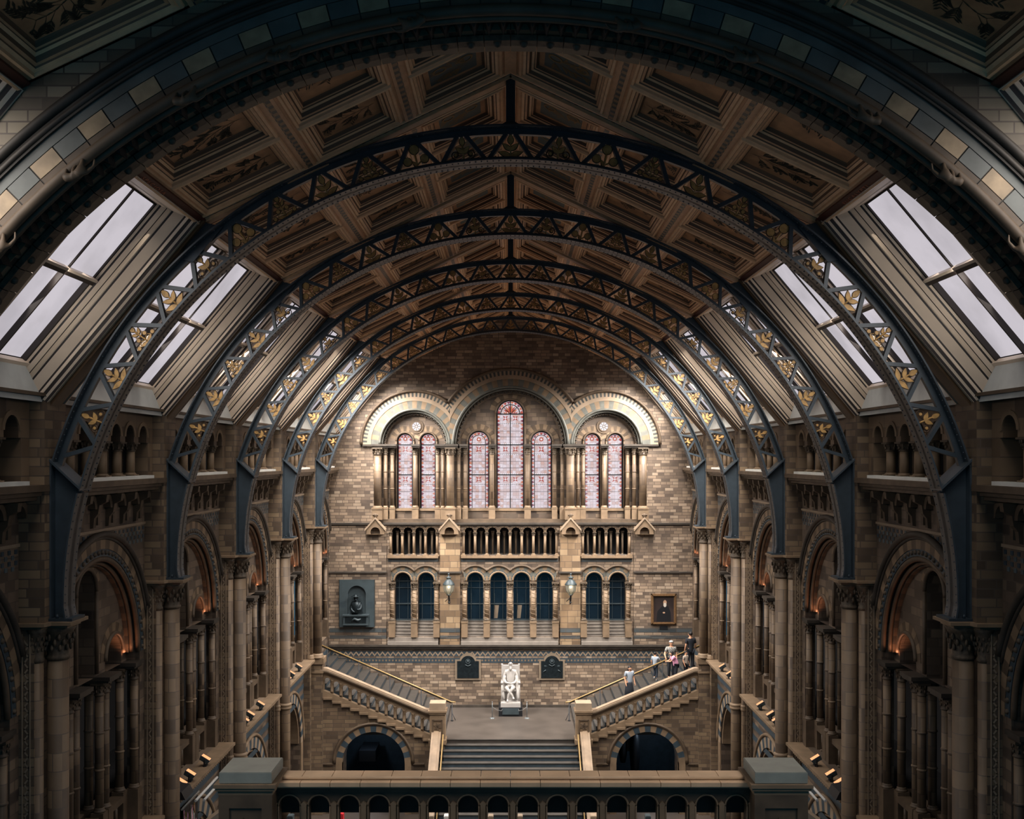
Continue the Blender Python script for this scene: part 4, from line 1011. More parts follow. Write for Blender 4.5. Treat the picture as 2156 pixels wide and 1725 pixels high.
# lower round-headed windows
for gi, (a_, b_, ws) in enumerate(G_WIN):
    t = thing('window_arcade', '%s row of tall dark arched windows with carved columns' % nm3[gi], 'arcade', (ex((a_ + b_) / 2), YE, ez(1357)), 'dark window rows of the end wall')
    v = ez(1223)
    mb = MB(EF)
    for i, (c_, h_) in enumerate(ws):
        lo, hi = ex(c_ - 24.4), ex(c_ + 24.4)
        mb.arc(ex(c_), v, (h_ + 3) * sc_, (h_ + 5.5) * sc_, 0, .05, 0, 180, 25, (0, 2), 1, (lo, hi)); mb.arc(ex(c_), v, (h_ + 5.5) * sc_, (h_ + 14) * sc_, 0, .04, 0, 180, 9, (1, 0), 1, (lo, hi))
    mb.build('voussoirs', ['voussoir_grey', 'tan_stone', 'slate_dark'], t)
    mb = MB(EF)
    for c_, h_ in ws:
        R_ = (h_ + 15) * sc_; an = math.degrees(math.acos(min(1, 24.4 * sc_ / R_))); mb.arctube(ex(c_), v, R_, .09, .055, an, 180 - an, 20)
        mb.arctube(ex(c_), v, (h_ + 1.6) * sc_, .04, .05, 0, 180, 20, m=1)
    mb.build('hood_mould', ['brown_stone', 'tan_stone'], t)
    edges = [ws[0][0] - 24.4] + [(x[0] + y[0]) / 2 for x, y in zip(ws, ws[1:])] + [ws[-1][0] + 24.4]
    edges[0] += 2; edges[-1] -= 2
    for e in edges:
        mb = MB(EF); mb.column(ex(e), .0, ez(1308), ez(1226), .115, (1, 0, 1), 12, cap=.36, flare=1.5)
        mb.tube([(ex(e) + .112 * cos(i * .5), ez(1303) + i * .016, .112 * sin(i * .5)) for i in range(92)], .016, 5, 0)      # spiral carving
        mb.build('column', ['tan_stone', 'carved_stone'], t)
        mb = MB(EF); mb.box(ex(e) - .15, ex(e) + .15, ez(1341), ez(1309), -.2, .2); mb.box(ex(e) - .17, ex(e) + .17, ez(1311), ez(1308), -.22, .22); mb.build('column_plinth', 'tan_stone', t)
    mb = MB(EF)
    for c_, h_ in ws:
        for i in range(5): mb.box(ex(c_ - h_), ex(c_ + h_), ez(1341), ez(1309.5 + 6.3 * i), -.45, -.37 + .08 * i, 0); mb.box(ex(c_ - h_), ex(c_ + h_), ez(1311 + 6.3 * i), ez(1310.2 + 6.3 * i), -.45, -.35 + .08 * i, 1)
    for i in range(2): mb.box(ex(a_), ex(b_), ez(1357), ez(1342 + 8 * i), -.1, .1 + .13 * i, 0)
    mb.build('stepped_sill', ['pale_sill', 'grey_step'], t)
    for i, (c_, h_) in enumerate(ws):
        wn += 1; u = ex(c_); h = h_ * sc_; W = -.45
        mb = MB(EF); mb.archface(u, h, ez(1309), v, W); root = struct(mb.build('window_%d' % wn, 'dark_pane'))
        mb = MB(EF)
        for yy, tt in ((1274, .03), (1240, .012), (1226, .02), (1308, .04)): mb.box(u - h, u + h, ez(yy) - tt, ez(yy) + tt, W, W + .05)
        for dx in (-.55, .55): mb.box(u + dx * h - .012, u + dx * h + .012, ez(1309), v, W, W + .04)
        mb.arc(u, v, h * .5, h * .5 + .03, W, W + .03, 0, 180, 12); mb.build('window_frame', 'slate_panel', root)
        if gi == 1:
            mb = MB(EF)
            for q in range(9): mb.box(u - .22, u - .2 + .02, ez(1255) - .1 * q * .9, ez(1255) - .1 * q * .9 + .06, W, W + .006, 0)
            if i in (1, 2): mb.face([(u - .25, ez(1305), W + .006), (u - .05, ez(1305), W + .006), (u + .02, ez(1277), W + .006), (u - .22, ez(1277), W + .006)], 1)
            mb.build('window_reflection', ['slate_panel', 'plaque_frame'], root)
# gabled caps
for i, (p, lab) in enumerate(((792.5, 'leftmost of the four, beside the outer left column'), (947, 'above the left wall lantern'), (1200.6, 'above the right wall lantern'), (1355, 'rightmost of the four'))):
    t = thing('gable_niche', 'small stone gable with round arch, ' + lab, 'gable', (ex(p), YE, ez(1124.5)), 'stone gables')
    mb = MB(EF); u = ex(p); h = 22 * sc_
    mb.prism([(u - h, ez(1113)), (u, ez(1088)), (u + h, ez(1113)), (u + h, ez(1117.5)), (u, ez(1092)), (u - h, ez(1117.5))], .1, .5)
    mb.build('gable_coping', 'light_stone', t)
    mb = MB(EF); R_ = 10 * sc_; vs = ez(1115)
    mb.plate(u - h * .86, u + h * .86, ez(1124), ez(1112), [(u, R_, ez(1124), vs - .1)], .44, .1, 0); mb.prism([(u - h * .86, ez(1112)), (u + h * .86, ez(1112)), (u, ez(1092))], .1, .44)
    for d in (-1, 1): mb.box(min(u + d * h * .84, u + d * h * .52), max(u + d * h * .84, u + d * h * .52), ez(1124.5), ez(1112.5), .1, .43)
    mb.build('gable_wall', 'tan_stone', t)
    mb = MB(EF); mb.lathe(u, .35, [(.05, ez(1089)), (.1, ez(1087)), (.06, ez(1085.5)), (.11, ez(1083.5)), (.08, ez(1082)), (.02, ez(1080.5))], 8)
    for d in (-1, 1): mb.sphere((u + d * .1, ez(1084), .35), .05)
    mb.build('finial', 'brown_stone', t)

# wall lanterns
for p, lab in ((946, 'left'), (1200.6, 'right')):
    u = ex(p); W = .5
    t = thing('wall_lantern', 'lit black and glass wall lantern on the %s pier' % lab, 'lantern', (u, YE, ez(1270)), 'wall lanterns')
    mb = MB(EF); mb.tube([(u, ez(1270), .16), (u, ez(1262), .2), (u, ez(1256), .3), (u, ez(1250), W)], [.03, .05, .045, .03], 8); mb.sphere((u, ez(1268), .17), .06); mb.tube([(u, ez(1258), .12), (u - .2, ez(1266), .12)], .015, 5); mb.build('bracket', 'black_paint', t)
    mb = MB(EF); z0, z1, z2 = ez(1249), ez(1242), ez(1229.5)
    r0, r1, r2 = .09, .22, .26
    for i in range(6):
        a, b = 2 * PI * i / 6, 2 * PI * (i + 1) / 6
        for (ra, za, rb, zb) in ((r0, z0, r1, z1), (r1, z1, r2, z2)):
            mb.face([(u + ra * cos(a), za, W + ra * sin(a)), (u + ra * cos(b), za, W + ra * sin(b)), (u + rb * cos(b), zb, W + rb * sin(b)), (u + rb * cos(a), zb, W + rb * sin(a))])
    mb.build('lantern_glass', 'lantern_pane', t)
    mb = MB(EF)
    for i in range(6):
        a = 2 * PI * i / 6; mb.tube([(u + r0 * cos(a), z0, W + r0 * sin(a)), (u + r1 * cos(a), z1, W + r1 * sin(a)), (u + r2 * cos(a), z2, W + r2 * sin(a))], .014, 5)
    mb.lathe(u, W, [(r0, z0 - .05), (r0 + .02, z0)], 6); mb.lathe(u, W, [(r2 + .03, z2), (r2 + .03, z2 + .04), (.18, z2 + .2), (.1, z2 + .27), (.1, z2 + .34), (.13, z2 + .34), (.13, z2 + .38), (.03, z2 + .42), (.03, z2 + .5)], 6)
    mb.sphere((u, z2 + .53, W), .05); mb.build('lantern_cage', 'slate_panel', t)
    mb = MB(EF); mb.lathe(u, W, [(.05, ez(1246)), (.09, ez(1244)), (.09, ez(1232)), (.05, ez(1230))], 10, 0); mb.build('bulb', 'lantern_glow', t)
    ld = bpy.data.lights.new('lantern_light', 'POINT'); ld.energy = 14; ld.color = (1, .78, .5); ld.shadow_soft_size = .06
    lo = bpy.data.objects.new('lantern_light', ld); COL.objects.link(lo); lo.location = (u, YE - .95, ez(1236))

# memorial relief, painting, plaques
def boxed(name, px0, px1, py0, py1, w0, w1, mat, parent):
    mb = MB(EF); mb.box(ex(px0), ex(px1), ez(py1), ez(py0), w0, w1); return mb.build(name, mat, parent)
t = thing('memorial_relief', 'grey slate memorial with a bronze bust in an arched niche', 'memorial', (ex(753), YE - .1, ez(1319)))
mb = MB(EF); uc = ex(753); mb.plate(ex(716), ex(790), ez(1319), ez(1220), [(uc, 19 * sc_, ez(1292), ez(1251))], .3, .12, 0, 0, 20)
mb.box(ex(716), ex(790), ez(1319), ez(1220), .1, .13); 
for a_, b_ in ((716, 716.6), (789.4, 790)): mb.box(ex(a_), ex(b_), ez(1319), ez(1220), .1, .3)
mb.box(ex(716), ex(790), ez(1220.6), ez(1220), .1, .3); mb.build('slab', 'slate_panel', t)
mb = MB(EF); mb.box(ex(726), ex(778), ez(1311), ez(1293), .3, .5); mb.box(ex(724.5), ex(779.5), ez(1294.5), ez(1291.5), .3, .56); mb.box(ex(726), ex(778), ez(1313.5), ez(1311), .3, .54)
mb.box(ex(733), ex(772), ez(1314.5), ez(1313.5), .3, .48); mb.build('plinth', 'slate_panel', t)
mb = MB(EF); mb.box(ex(730), ex(774), ez(1308.5), ez(1296), .5, .52); mb.build('relief_plate', 'bronze_dark', t)
mb = MB(EF); mb.tube([(ex(744), ez(1304), .53), (ex(750), ez(1300), .55), (ex(757), ez(1303), .55), (ex(763), ez(1300), .53)], [.03, .06, .07, .03], 8); mb.tube([(ex(748), ez(1302), .53), (ex(744), ez(1306), .53)], .02, 6); mb.build('relief_beast', 'slate_panel', t)
for a_, b_ in ((718, 731), (775, 788)):
    mb = MB(EF)
    for q in range(5): mb.box(ex(a_), ex(b_), ez(1265.6 + 3 * q), ez(1264.6 + 3 * q), .3, .305)
    mb.build('inscription', 'slate_dark', t)
base = Vector((uc, YE - .1, ez(1319))); Wb = YE - .34
def eb(px, py, w): return Vector((ex(px), YE - w, ez(py))) - base
V = [eb(753, 1290, .3), eb(753, 1280, .34), eb(752.5, 1271, .36), eb(752, 1264, .38), eb(752, 1260, .4), eb(745, 1269.5, .36), eb(741.5, 1278, .38), eb(745.5, 1284.5, .5), eb(751, 1286.5, .55), eb(760, 1269.5, .36), eb(763.5, 1277, .4), eb(760, 1282, .52), eb(754, 1280, .56)]
skinned('bust', V, [(0, 1), (1, 2), (2, 3), (3, 4), (2, 5), (5, 6), (6, 7), (7, 8), (2, 9), (9, 10), (10, 11), (11, 12)], [.3, .27, .2, .08, .075, .13, .11, .08, .05, .13, .11, .08, .05], 'bronze_dark', t)
mb = MB(EF); hx, hz = ex(752), ez(1256.5); mb.sphere((hx, hz, .42), .115, 0, 12, 8, (.9, 1.15, 1)); mb.sphere((hx, hz - .02, .54), .022, 0, 6, 4, (.8, 1.5, 1)); mb.sphere((hx, hz - .1, .48), .07, 0, 8, 5)
for sg in (-1, 1): mb.sphere((hx + sg * .1, hz, .42), .025, 0, 6, 4); mb.sphere((hx + sg * .04, hz + .02, .52), .014, 0, 5, 4)
mb.build('head', 'bronze_dark', t)
mb = MB(EF); mb.lathe(hx, .42, [(.02, ez(1249.3)), (.1, ez(1249.6)), (.125, ez(1252)), (.23, ez(1253.3)), (.24, ez(1253.8)), (.1, ez(1253.6))], 14); mb.build('hat', 'bronze_dark', t)

t = thing('portrait_painting', 'gilt framed dark portrait painting high on the right wall area', 'painting', (ex(1396.5), YE - .1, ez(1314.5)))
mb = MB(EF); u0, u1, v0, v1 = ex(1370), ex(1423), ez(1314.5), ez(1250); fw = .12
for k_, (i0, w0, w1) in enumerate(((0, .1, .2), (.045, .1, .26), (.08, .1, .18))):
    q = [(u0 + i0, v0 + i0), (u1 - i0, v0 + i0), (u1 - i0, v1 - i0), (u0 + i0, v1 - i0)]; w_ = .045
    mb.box(q[0][0], q[1][0], q[0][1], q[0][1] + w_, w0, w1); mb.box(q[0][0], q[1][0], q[2][1] - w_, q[2][1], w0, w1)
    mb.box(q[0][0], q[0][0] + w_, q[0][1], q[2][1], w0, w1); mb.box(q[1][0] - w_, q[1][0], q[0][1], q[2][1], w0, w1)
mb.build('picture_frame', 'gilt_frame', t)
mb = MB(EF); mb.box(u0 + .12, u1 - .12, v0 + .12, v1 - .12, .1, .15, 0); W = .152
cx, cz = ex(1399), ez(1268)
def ell(cx, cz, rx, rz, m, w, n=14): mb.face([(cx + rx * cos(2 * PI * i / n), cz + rz * sin(2 * PI * i / n), w) for i in range(n)], m)
mb.face([(cx - .42, v0 + .13, W), (cx + .3, v0 + .13, W), (cx + .28, cz - .5, W), (cx + .16, cz - .18, W), (cx - .14, cz - .18, W), (cx - .38, cz - .45, W)], 1)
ell(cx, cz, .085, .12, 2, W + .002); ell(cx, cz - .12, .075, .11, 3, W + .003); ell(cx - .05, cz - .5, .06, .04, 2, W + .003)
mb.build('canvas', ['canvas_dark', 'canvas_black', 'canvas_skin', 'canvas_white'], t)
tag(boxed('label_plate', 1388, 1405, 1318, 1325, .1, .14, 'black_paint', None), 'small black label plate below the portrait painting', 'label plate')

for px, lab, dec in ((985.5, 'bronze memorial plaque with crest, left of the seated statue', 0), (1162, 'bronze memorial plaque with relief, right of the seated statue', 1)):
    t = thing('memorial_plaque', lab, 'plaque', (ex(px), YE, ez(1431.5)), 'bronze memorial plaques')
    u = ex(px)
    def outline(h, sh, top_r, b, zc): 
        P = [(u - h, b), (u + h, b), (u + h, sh), (u + top_r, sh)]
        P += [(u + top_r * cos(PI * i / 12), zc + top_r * sin(PI * i / 12)) for i in range(13)]
        return P + [(u - top_r, sh), (u - h, sh)]
    mb = MB(EF); mb.prism(outline(27 * sc_, ez(1389), 18 * sc_, ez(1431.5), ez(1393)), 0, .08); mb.build('stone_surround', 'plaque_frame', t)
    mb = MB(EF); mb.prism(outline(22.8 * sc_, ez(1391.5), 15.5 * sc_, ez(1427), ez(1396)), .08, .11); mb.build('bronze_plate', 'bronze_dark', t)
    mb = MB(EF)
    mb.arc(u, ez(1392), .08, .12, .11, .14, 0, 360, 14); mb.sphere((u, ez(1392), .12), .06); mb.tube([(u - .15, ez(1399), .12), (u, ez(1402), .13), (u + .15, ez(1399), .12)], .02, 6)
    if dec:
        for sg in (-1, 1): mb.prism([(u + sg * .26, ez(1403)), (u + sg * .38, ez(1403)), (u + sg * .38, ez(1400)), (u + sg * .28, ez(1400))], .11, .13); mb.tube([(u + sg * .42, ez(1414), .12), (u + sg * .3, ez(1410), .13)], .025, 6)
    mb.build('crest', 'slate_panel', t)

# ------------------------------------------------------------------ landing, stairs
LZ = -12.25; RS, RN = .17, .392
YF = 45.35
t = thing('central_staircase', 'broad grey central flight rising to the landing below the statue', 'staircase', (0, 42.5, FLOOR))
mb = MB(); mb.box(-3.0, 3.0, FLOOR, LZ, YF, YE - .02, 0); mb.build('landing', 'floor_stone', t)
n = 0; z = LZ - RS; y = YF
while z > FLOOR + .02:
    mb = MB(); mb.box(-3.0, 3.0, max(FLOOR, z - RS * 2), z - .035, y - .3, y, 1); mb.box(-3.0, 3.0, z - .035, z, y - .325, y, 0); mb.build('step', ['grey_step', 'slate_dark'], t)
    y -= .3; z -= RS
mb = MB(); mb.box(-2.99, 2.99, LZ - .03, LZ + .004, YF - .03, YF + .05); mb.build('landing_nosing', 'grey_step', t)
def stair(s, side):
    FR = lambda u, v, w: (s * u, YF - w, v)           # u outwards from the centre, w towards the viewer
    t = thing('side_staircase', '%s flight climbing outward from the landing, carved stone balustrade' % side, 'staircase', (s * 6, YF, FLOOR), 'side stairs')
    X0, X1 = 2.95, 9.4
    mb = MB(FR)                                        # front wall with the big arch below stepped top
    top = []
    uc, R_, vc = 5.95, 1.36, -13.28
    ns = 12; x0 = 3.45; run = (8.15 - x0) / ns
    def zs(x): return LZ + (x - 2.95) * (RS / RN) * 1.0
    cuts = sorted(set([x0 + i * run for i in range(ns + 1)] + [uc - R_ * cos(PI * i / 20) for i in range(21)]))
    for a, b in zip(cuts, cuts[1:]):
        m_ = (a + b) / 2; st = int((m_ - x0) / run); tz = LZ + .0 + st * run * (1.96 / 4.7)
        if abs(m_ - uc) < R_:
            za = vc + sqrt(max(0, R_ * R_ - (a - uc) ** 2)); zb = vc + sqrt(max(0, R_ * R_ - (b - uc) ** 2))
        else: za = zb = FLOOR
        mb.face([(a, za, 0), (b, zb, 0), (b, tz, 0), (a, tz, 0)])
        if abs(m_ - uc) < R_: mb.face([(a, za, 0), (a, za, -1.2), (b, zb, -1.2), (b, zb, 0)])
    for d in (-1, 1): mb.face([(uc + d * R_, FLOOR, 0), (uc + d * R_, vc, 0), (uc + d * R_, vc, -1.2), (uc + d * R_, FLOOR, -1.2)])
    mb.build('stair_wall', 'stair_brick', t)
    mb = MB(FR); mb.arc(uc, vc, R_, R_ + .28, -.3, .03, 0, 180, 19, (0, 1)); mb.box(uc - R_ - .28, uc - R_, FLOOR, vc, -.3, .03, 0); mb.box(uc + R_, uc + R_ + .28, FLOOR, vc, -.3, .03, 0); mb.build('voussoirs', ['tan_stone', 'slate_dark'], t)
    mb = MB(FR); mb.arctube(uc, vc, R_ + .36, .04, .06, 0, 180, 30); mb.arctube(uc, vc, R_ + .3, .03, .035, 0, 180, 30)
    for d in (-1, 1): mb.box(min(uc + d * (R_ + .36), uc + d * (R_ + .85)), max(uc + d * (R_ + .36), uc + d * (R_ + .85)), vc - .06, vc, 0, .08)
    mb.build('hood_mould', 'brown_stone', t)
    # solid under the upper part, steps
    for i in range(17):
        a = X0 + i * RN; zt = LZ + RS * (i + 1)
        if zt > -9.5: zt = -9.5
        mb = MB(FR); mb.box(a, a + RN, zt - .3, zt - .03, -5.8, -.2, 1); mb.box(a - .025, a + RN, zt - .03, zt, -5.8, -.2, 0); mb.build('step', ['grey_step', 'slate_dark'], t)
    # string of corbelled steps under the balustrade
    sl = 1.96 / 4.7
    def rail_z(u): return -10.98 + (u - 3.68) * sl
    for i in range(ns):
        a = x0 + i * run; zt = LZ + .0 + i * run * sl
        mb = MB(FR)
        mb.prism([(a, zt), (a + run, zt), (a + run, zt + .36), (a, zt + .2)], -.18, .06); mb.box(a - .03, a + run * .9, zt - .05, zt + .04, -.1, .12); mb.build('string_block', 'tan_stone', t)
        # pierced baluster arch
        mb = MB(FR); c_ = a + run * .5; zb = zt + .32; zt2 = rail_z(c_) - .2; rr = run * .33
        q0, q1 = a, a + run; vs = zt2 - .17 - rr
        N_ = 10; P = [(c_ - rr * cos(PI * j / N_), vs + rr * sin(PI * j / N_)) for j in range(N_ + 1)]
        for w in (.0, -.14):
            mb.face([(q0, zb - .1, w), (c_ - rr, zb, w), (c_ - rr, rail_z(c_ - rr) - .12, w), (q0, rail_z(q0) - .12, w)]); mb.face([(c_ + rr, zb, w), (q1, zb, w), (q1, rail_z(q1) - .12, w), (c_ + rr, rail_z(c_ + rr) - .12, w)])
            for (p0, z0), (p1, z1) in zip(P, P[1:]): mb.face([(p0, z0, w), (p1, z1, w), (p1, rail_z(p1) - .12, w), (p0, rail_z(p0) - .12, w)])
        for (p0, z0), (p1, z1) in zip(P, P[1:]): mb.face([(p0, z0, 0), (p0, z0, -.14), (p1, z1, -.14), (p1, z1, 0)])
        for xx in (c_ - rr, c_ + rr): mb.face([(xx, zb, 0), (xx, vs, 0), (xx, vs, -.14), (xx, zb, -.14)])
        mb.arctube(c_, vs, rr + .015, .01, .022, 0, 180, 12, 6)
        mb.lathe(a, .0, [(.06, zb - .08), (.06, zb), (.04, zb + .04), (.04, vs - .06), (.065, vs), (.07, vs + .03)], 8)
        mb.build('baluster_arch', 'tan_stone', t)
    mb = MB(FR)
    def rail(w0, w1, d0, d1, m=0):
        P = [(3.3, rail_z(3.55)), (3.68, rail_z(3.7)), (7.95, rail_z(7.95)), (8.25, rail_z(8.0))]
        for (a, za), (b, zb) in zip(P, P[1:]): mb.prism([(a, za + d0), (b, zb + d0), (b, zb + d1), (a, za + d1)], w0, w1, m)
    rail(-.2, .12, -.14, -.08); rail(-.24, .16, -.08, 0); rail(-.2, .12, 0, .05); mb.build('stone_handrail', 'light_stone', t)
    # newel
    mb = MB(FR)
    def nb(h, z0, z1, m=0): mb.box(3.15 - h, 3.15 + h, z0, z1, .35 - .3 - h, .35 - .3 + h, m)
    nb(.33, LZ + .05, -11.02); nb(.38, LZ - .12, LZ + .08); nb(.30, LZ - 3.25, LZ - .12); nb(.37, -11.08, -11.0); nb(.4, -11.0, -10.92); nb(.34, -10.92, -10.6, 1); mb.build('newel_post', ['tan_stone', 'light_stone'], t)
    mb = MB(FR); zc = (LZ - 11.0) / 2 + .03
    w_ = .38
    mb.box(2.95, 3.35, zc - .3, zc - .25, w_, w_ + .04); mb.box(2.95, 3.35, zc + .25, zc + .3, w_, w_ + .04); mb.box(2.93, 2.97, zc - .3, zc + .3, w_, w_ + .04); mb.box(3.33, 3.37, zc - .3, zc + .3, w_, w_ + .04)
    for i in range(6): a = i * PI / 3 + .3; q = leafpoly(3.15, zc, a, .17, .08); mb.prism(q, w_, w_ + .03)
    mb.build('carved_panel', 'brown_stone', t)
    # sloping coping of the central flight
    mb = MB(); xs = (2.99, 3.4); 
    for (x0_, x1_, d0, d1, m) in ((xs[0], xs[1], -.12, 0, 0), (xs[0] + .1, xs[1] - .1, 0, .03, 0), (xs[0] + .05, xs[1] - .05, -3.6, -.12, 1)):
        A = [(s * x0_, 45.0), (s * x1_, 45.0)]
        y0_, y1_ = 45.0, 40.0
        def zz(y): return -11.8 - .567 * (45.0 - y)
        pts = []
        for y_ in (y0_, y1_):
            for x_ in (x0_, x1_):
                for d_ in (d0, d1): pts.append(mb.pt(s * x_, max(FLOOR, zz(y_) + d_), y_))
        f = pts
        for q in ([0, 1, 3, 2], [4, 6, 7, 5], [0, 4, 5, 1], [2, 3, 7, 6], [1, 5, 7, 3], [0, 2, 6, 4]): mb.F.append([f[i] for i in q]); mb.M.append(m); mb.S.append(False)
    mb.build('sloping_coping', ['tan_stone', 'stair_brick'], t)
    # pier under the fifth shafts
    mb = MB(FR); mb.box(8.14, 8.95, FLOOR, -8.95, -.5, .15, 0); mb.box(8.08, 9.0, -8.95, -8.7, -.55, .22, 1); mb.box(8.1, 8.99, -9.35, -9.28, -.52, .2, 1); mb.build('end_pier', ['stair_brick', 'tan_stone'], t)
    # passage behind the arch
    mb = MB(FR); mb.box(3.05, 3.2, FLOOR, LZ, -5.8, -.3); mb.box(3.2, 8.9, LZ - .2, LZ - .1, -5.8, -1.5); mb.build('passage_wall', 'slate_panel', t)
    # brass handrail on iron posts
    t2 = thing('brass_handrail', 'thin brass handrail on black posts, %s flight' % side, 'handrail', (s * 6, 48.5, LZ), 'brass handrails')
    G = lambda u, v, w: (s * u, 48.5 - w, v)
    mb = MB(G); P = [(2.55, -11.38, 0), (2.75, -11.36, 0), (8.77, -8.73, 0)]; mb.tube(P, .035, 8); mb.build('rail', 'brass', t2)
    mb = MB(G); mb.tube([(2.75, -11.42, .0), (8.77, -8.79, .0)], .02, 6); mb.build('under_rail', 'black_paint', t2)
    for x_ in (2.72, 4.15, 5.6, 7.05, 8.5):
        zt = -11.36 + (x_ - 2.75) * (2.63 / 6.02)
        st = LZ if x_ < 2.95 else LZ + RS * (int((x_ - 2.95) / RN) + 1)
        mb = MB(G); mb.lathe(x_, 0, [(.06, st), (.06, st + .03), (.025, st + .06), (.025, zt)], 8)
        mb.tube([(x_, st + .4, 0), (x_ - .12, st + .12, .0), (x_ - .16, st + .04, .0)], .014, 5) if x_ < 3 else None
        mb.build('rail_post', 'black_paint', t2)
    t3 = thing('brass_handrail', 'short brass handrail beside the %s edge of the central flight' % side, 'handrail', (s * 2.9, 43, FLOOR), 'brass handrails of the central flight')
    mb = MB(); mb.tube([(s * 2.88, -11.85, 44.6), (s * 2.88, -11.85 - .567 * 4.4, 40.2)], .03, 8); mb.build('rail', 'brass', t3)
    for q in (0.2, 1.6, 3.0, 4.2):
        mb = MB(); mb.tube([(s * 2.88, -11.87 - .567 * q, 44.6 - q), (s * 2.88, -12.8 - .567 * q, 44.6 - q)], .018, 6); mb.build('rail_post', 'black_paint', t3)
stair(-1, 'left'); stair(1, 'right')
tag(boxed('hanging_block', 771, 804, 1552, 1574, .9, 2.4, 'black_paint', None), 'dark block hanging inside the left stair arch', 'block')
mb = MB(); mb.box(5.2, 5.9, -13.9, -12.4, 49.4, 49.6); mb.lathe(5.3, 49.3, [(.12, -14.4), (.2, -13.9), (.16, -13.2), (.05, -12.5)], 8); mb.lathe(5.85, 49.2, [(.1, -15.5), (.17, -15.0), (.25, -14.0), (.22, -13.2), (.1, -12.5)], 10)
tag(mb.build('hanging_dark_form', 'black_paint'), 'plain dark forms hanging inside the right stair arch', 'exhibit')  # unidentified dark shape, built from plain forms

# ------------------------------------------------------------------ seated marble statue
SY = 50.0
t = thing('seated_statue', 'white marble statue of a bearded seated man, legs crossed', 'statue', (0, SY, LZ))
t_base = Vector((0, SY, LZ)); fx = FPX / 49.6
mb = MB(); mb.box(-.56, .56, LZ, LZ + .42, 49.35, 50.5); mb.build('dark_plinth', 'black_paint', t)
mb = MB(); mb.box(-.39, .39, LZ + .1, LZ + .38, 49.3, 49.36); mb.build('plinth_plate', 'slate_panel', t)
B = LZ + .42
mb = MB(); mb.box(-.47, .47, B, B + .16, 49.4, 50.45); mb.bevbox(-.45, .45, B + .16, B + .2, 49.42, 50.43, .01); mb.build('marble_base', 'marble_white', t)
C = B + .2
mb = MB()
mb.box(-.44, .44, C, C + 1.62, 50.25, 50.4); mb.box(-.44, .44, C + .0, C + .52, 49.95, 50.3); mb.box(-.4, .4, C + .48, C + .56, 49.75, 50.3)
for sg in (-1, 1):
    mb.box(min(sg * .36, sg * .46), max(sg * .36, sg * .46), C + .84, C + .93, 49.75, 50.3); mb.lathe(sg * .41, 49.8, [(.05, C), (.04, C + .3), (.05, C + .5), (.04, C + .84)], 8); mb.sphere((sg * .41, C + .885, 49.75), .07)
    mb.tube([(sg * .41, C + 1.62, 50.33), (sg * .41, C + 1.68, 50.33)], .05, 8)
mb.build('chair', 'marble_white', t)
def SP(x, y, z): return Vector((x, y, C + z)) - t_base
V = [SP(0, 50.1, .65), SP(0, 50.12, .95), SP(0, 50.12, 1.25), SP(0, 50.1, 1.45), SP(0, 50.06, 1.58), SP(0, 50.03, 1.72), SP(0, 50.04, 1.82),
     SP(-.23, 50.12, 1.36), SP(-.32, 50.05, 1.05), SP(-.24, 49.85, .88), SP(-.06, 49.72, .86),
     SP(.23, 50.12, 1.36), SP(.32, 50.05, 1.05), SP(.22, 49.85, .88), SP(.02, 49.72, .84),
     SP(-.14, 50.0, .62), SP(-.2, 49.66, .66), SP(.02, 49.58, .4), SP(.12, 49.56, .22), SP(.16, 49.46, .16),
     SP(.14, 50.0, .62), SP(.12, 49.62, .68), SP(-.08, 49.6, .36), SP(-.14, 49.58, .1), SP(-.16, 49.44, .05)]
E = [(0, 1), (1, 2), (2, 3), (3, 4), (4, 5), (5, 6), (2, 7), (7, 8), (8, 9), (9, 10), (2, 11), (11, 12), (12, 13), (13, 14), (0, 15), (15, 16), (16, 17), (17, 18), (18, 19), (0, 20), (20, 21), (21, 22), (22, 23), (23, 24)]
R_ = [.17, .18, .19, .09, .08, .105, .07, .1, .085, .065, .04, .1, .085, .065, .04, .12, .1, .075, .05, .045, .12, .1, .075, .05, .045]
for sgn, w in ((-1, 10), (1, 14)):                   # fingers of the folded hands
    wp = V[w]
    for q in range(5):
        i = len(V); dx = -sgn * (.05 + .012 * (q % 3)); V.append(wp + Vector((dx * .6, -.02, .03 - .017 * q))); V.append(wp + Vector((dx * 1.4, -.01, .02 - .02 * q))); E += [(w, i), (i, i + 1)]; R_ += [.014, .011]
skinned('body', V, E, R_, 'marble_white', t, 2)
V = [SP(0, 49.93, 1.66), SP(0, 49.9, 1.52), SP(0, 49.92, 1.38), SP(-.05, 49.94, 1.6), SP(.05, 49.94, 1.6)]
skinned('beard', V, [(0, 1), (1, 2), (0, 3), (0, 4)], [.05, .075, .03, .04, .04], 'marble_white', t, 1)
mb = MB(); zc = C + 1.74
mb.sphere((0, zc, 49.92), .02, 0, 6, 4, (1, 1.6, 1.3)); mb.tube([(-.07, zc + .035, 49.935), (0, zc + .03, 49.92), (.07, zc + .035, 49.935)], .014, 6)
for sg in (-1, 1): mb.sphere((sg * .1, zc - .01, 50.04), .028, 0, 6, 4, (.5, 1.2, 1)); mb.sphere((sg * .035, zc + .012, 49.94), .014, 0, 6, 4)
mb.build('face', 'marble_white', t)
V = [SP(-.26, 50.05, 1.2), SP(-.36, 49.95, .7), SP(-.34, 49.8, .3), SP(-.3, 49.75, .1)]
skinned('coat_left', V, [(0, 1), (1, 2), (2, 3)], [.1, .11, .1, .05], 'marble_white', t, 1)
V = [SP(.26, 50.05, 1.2), SP(.34, 49.9, .7), SP(.33, 49.75, .35), SP(.36, 49.7, .1)]
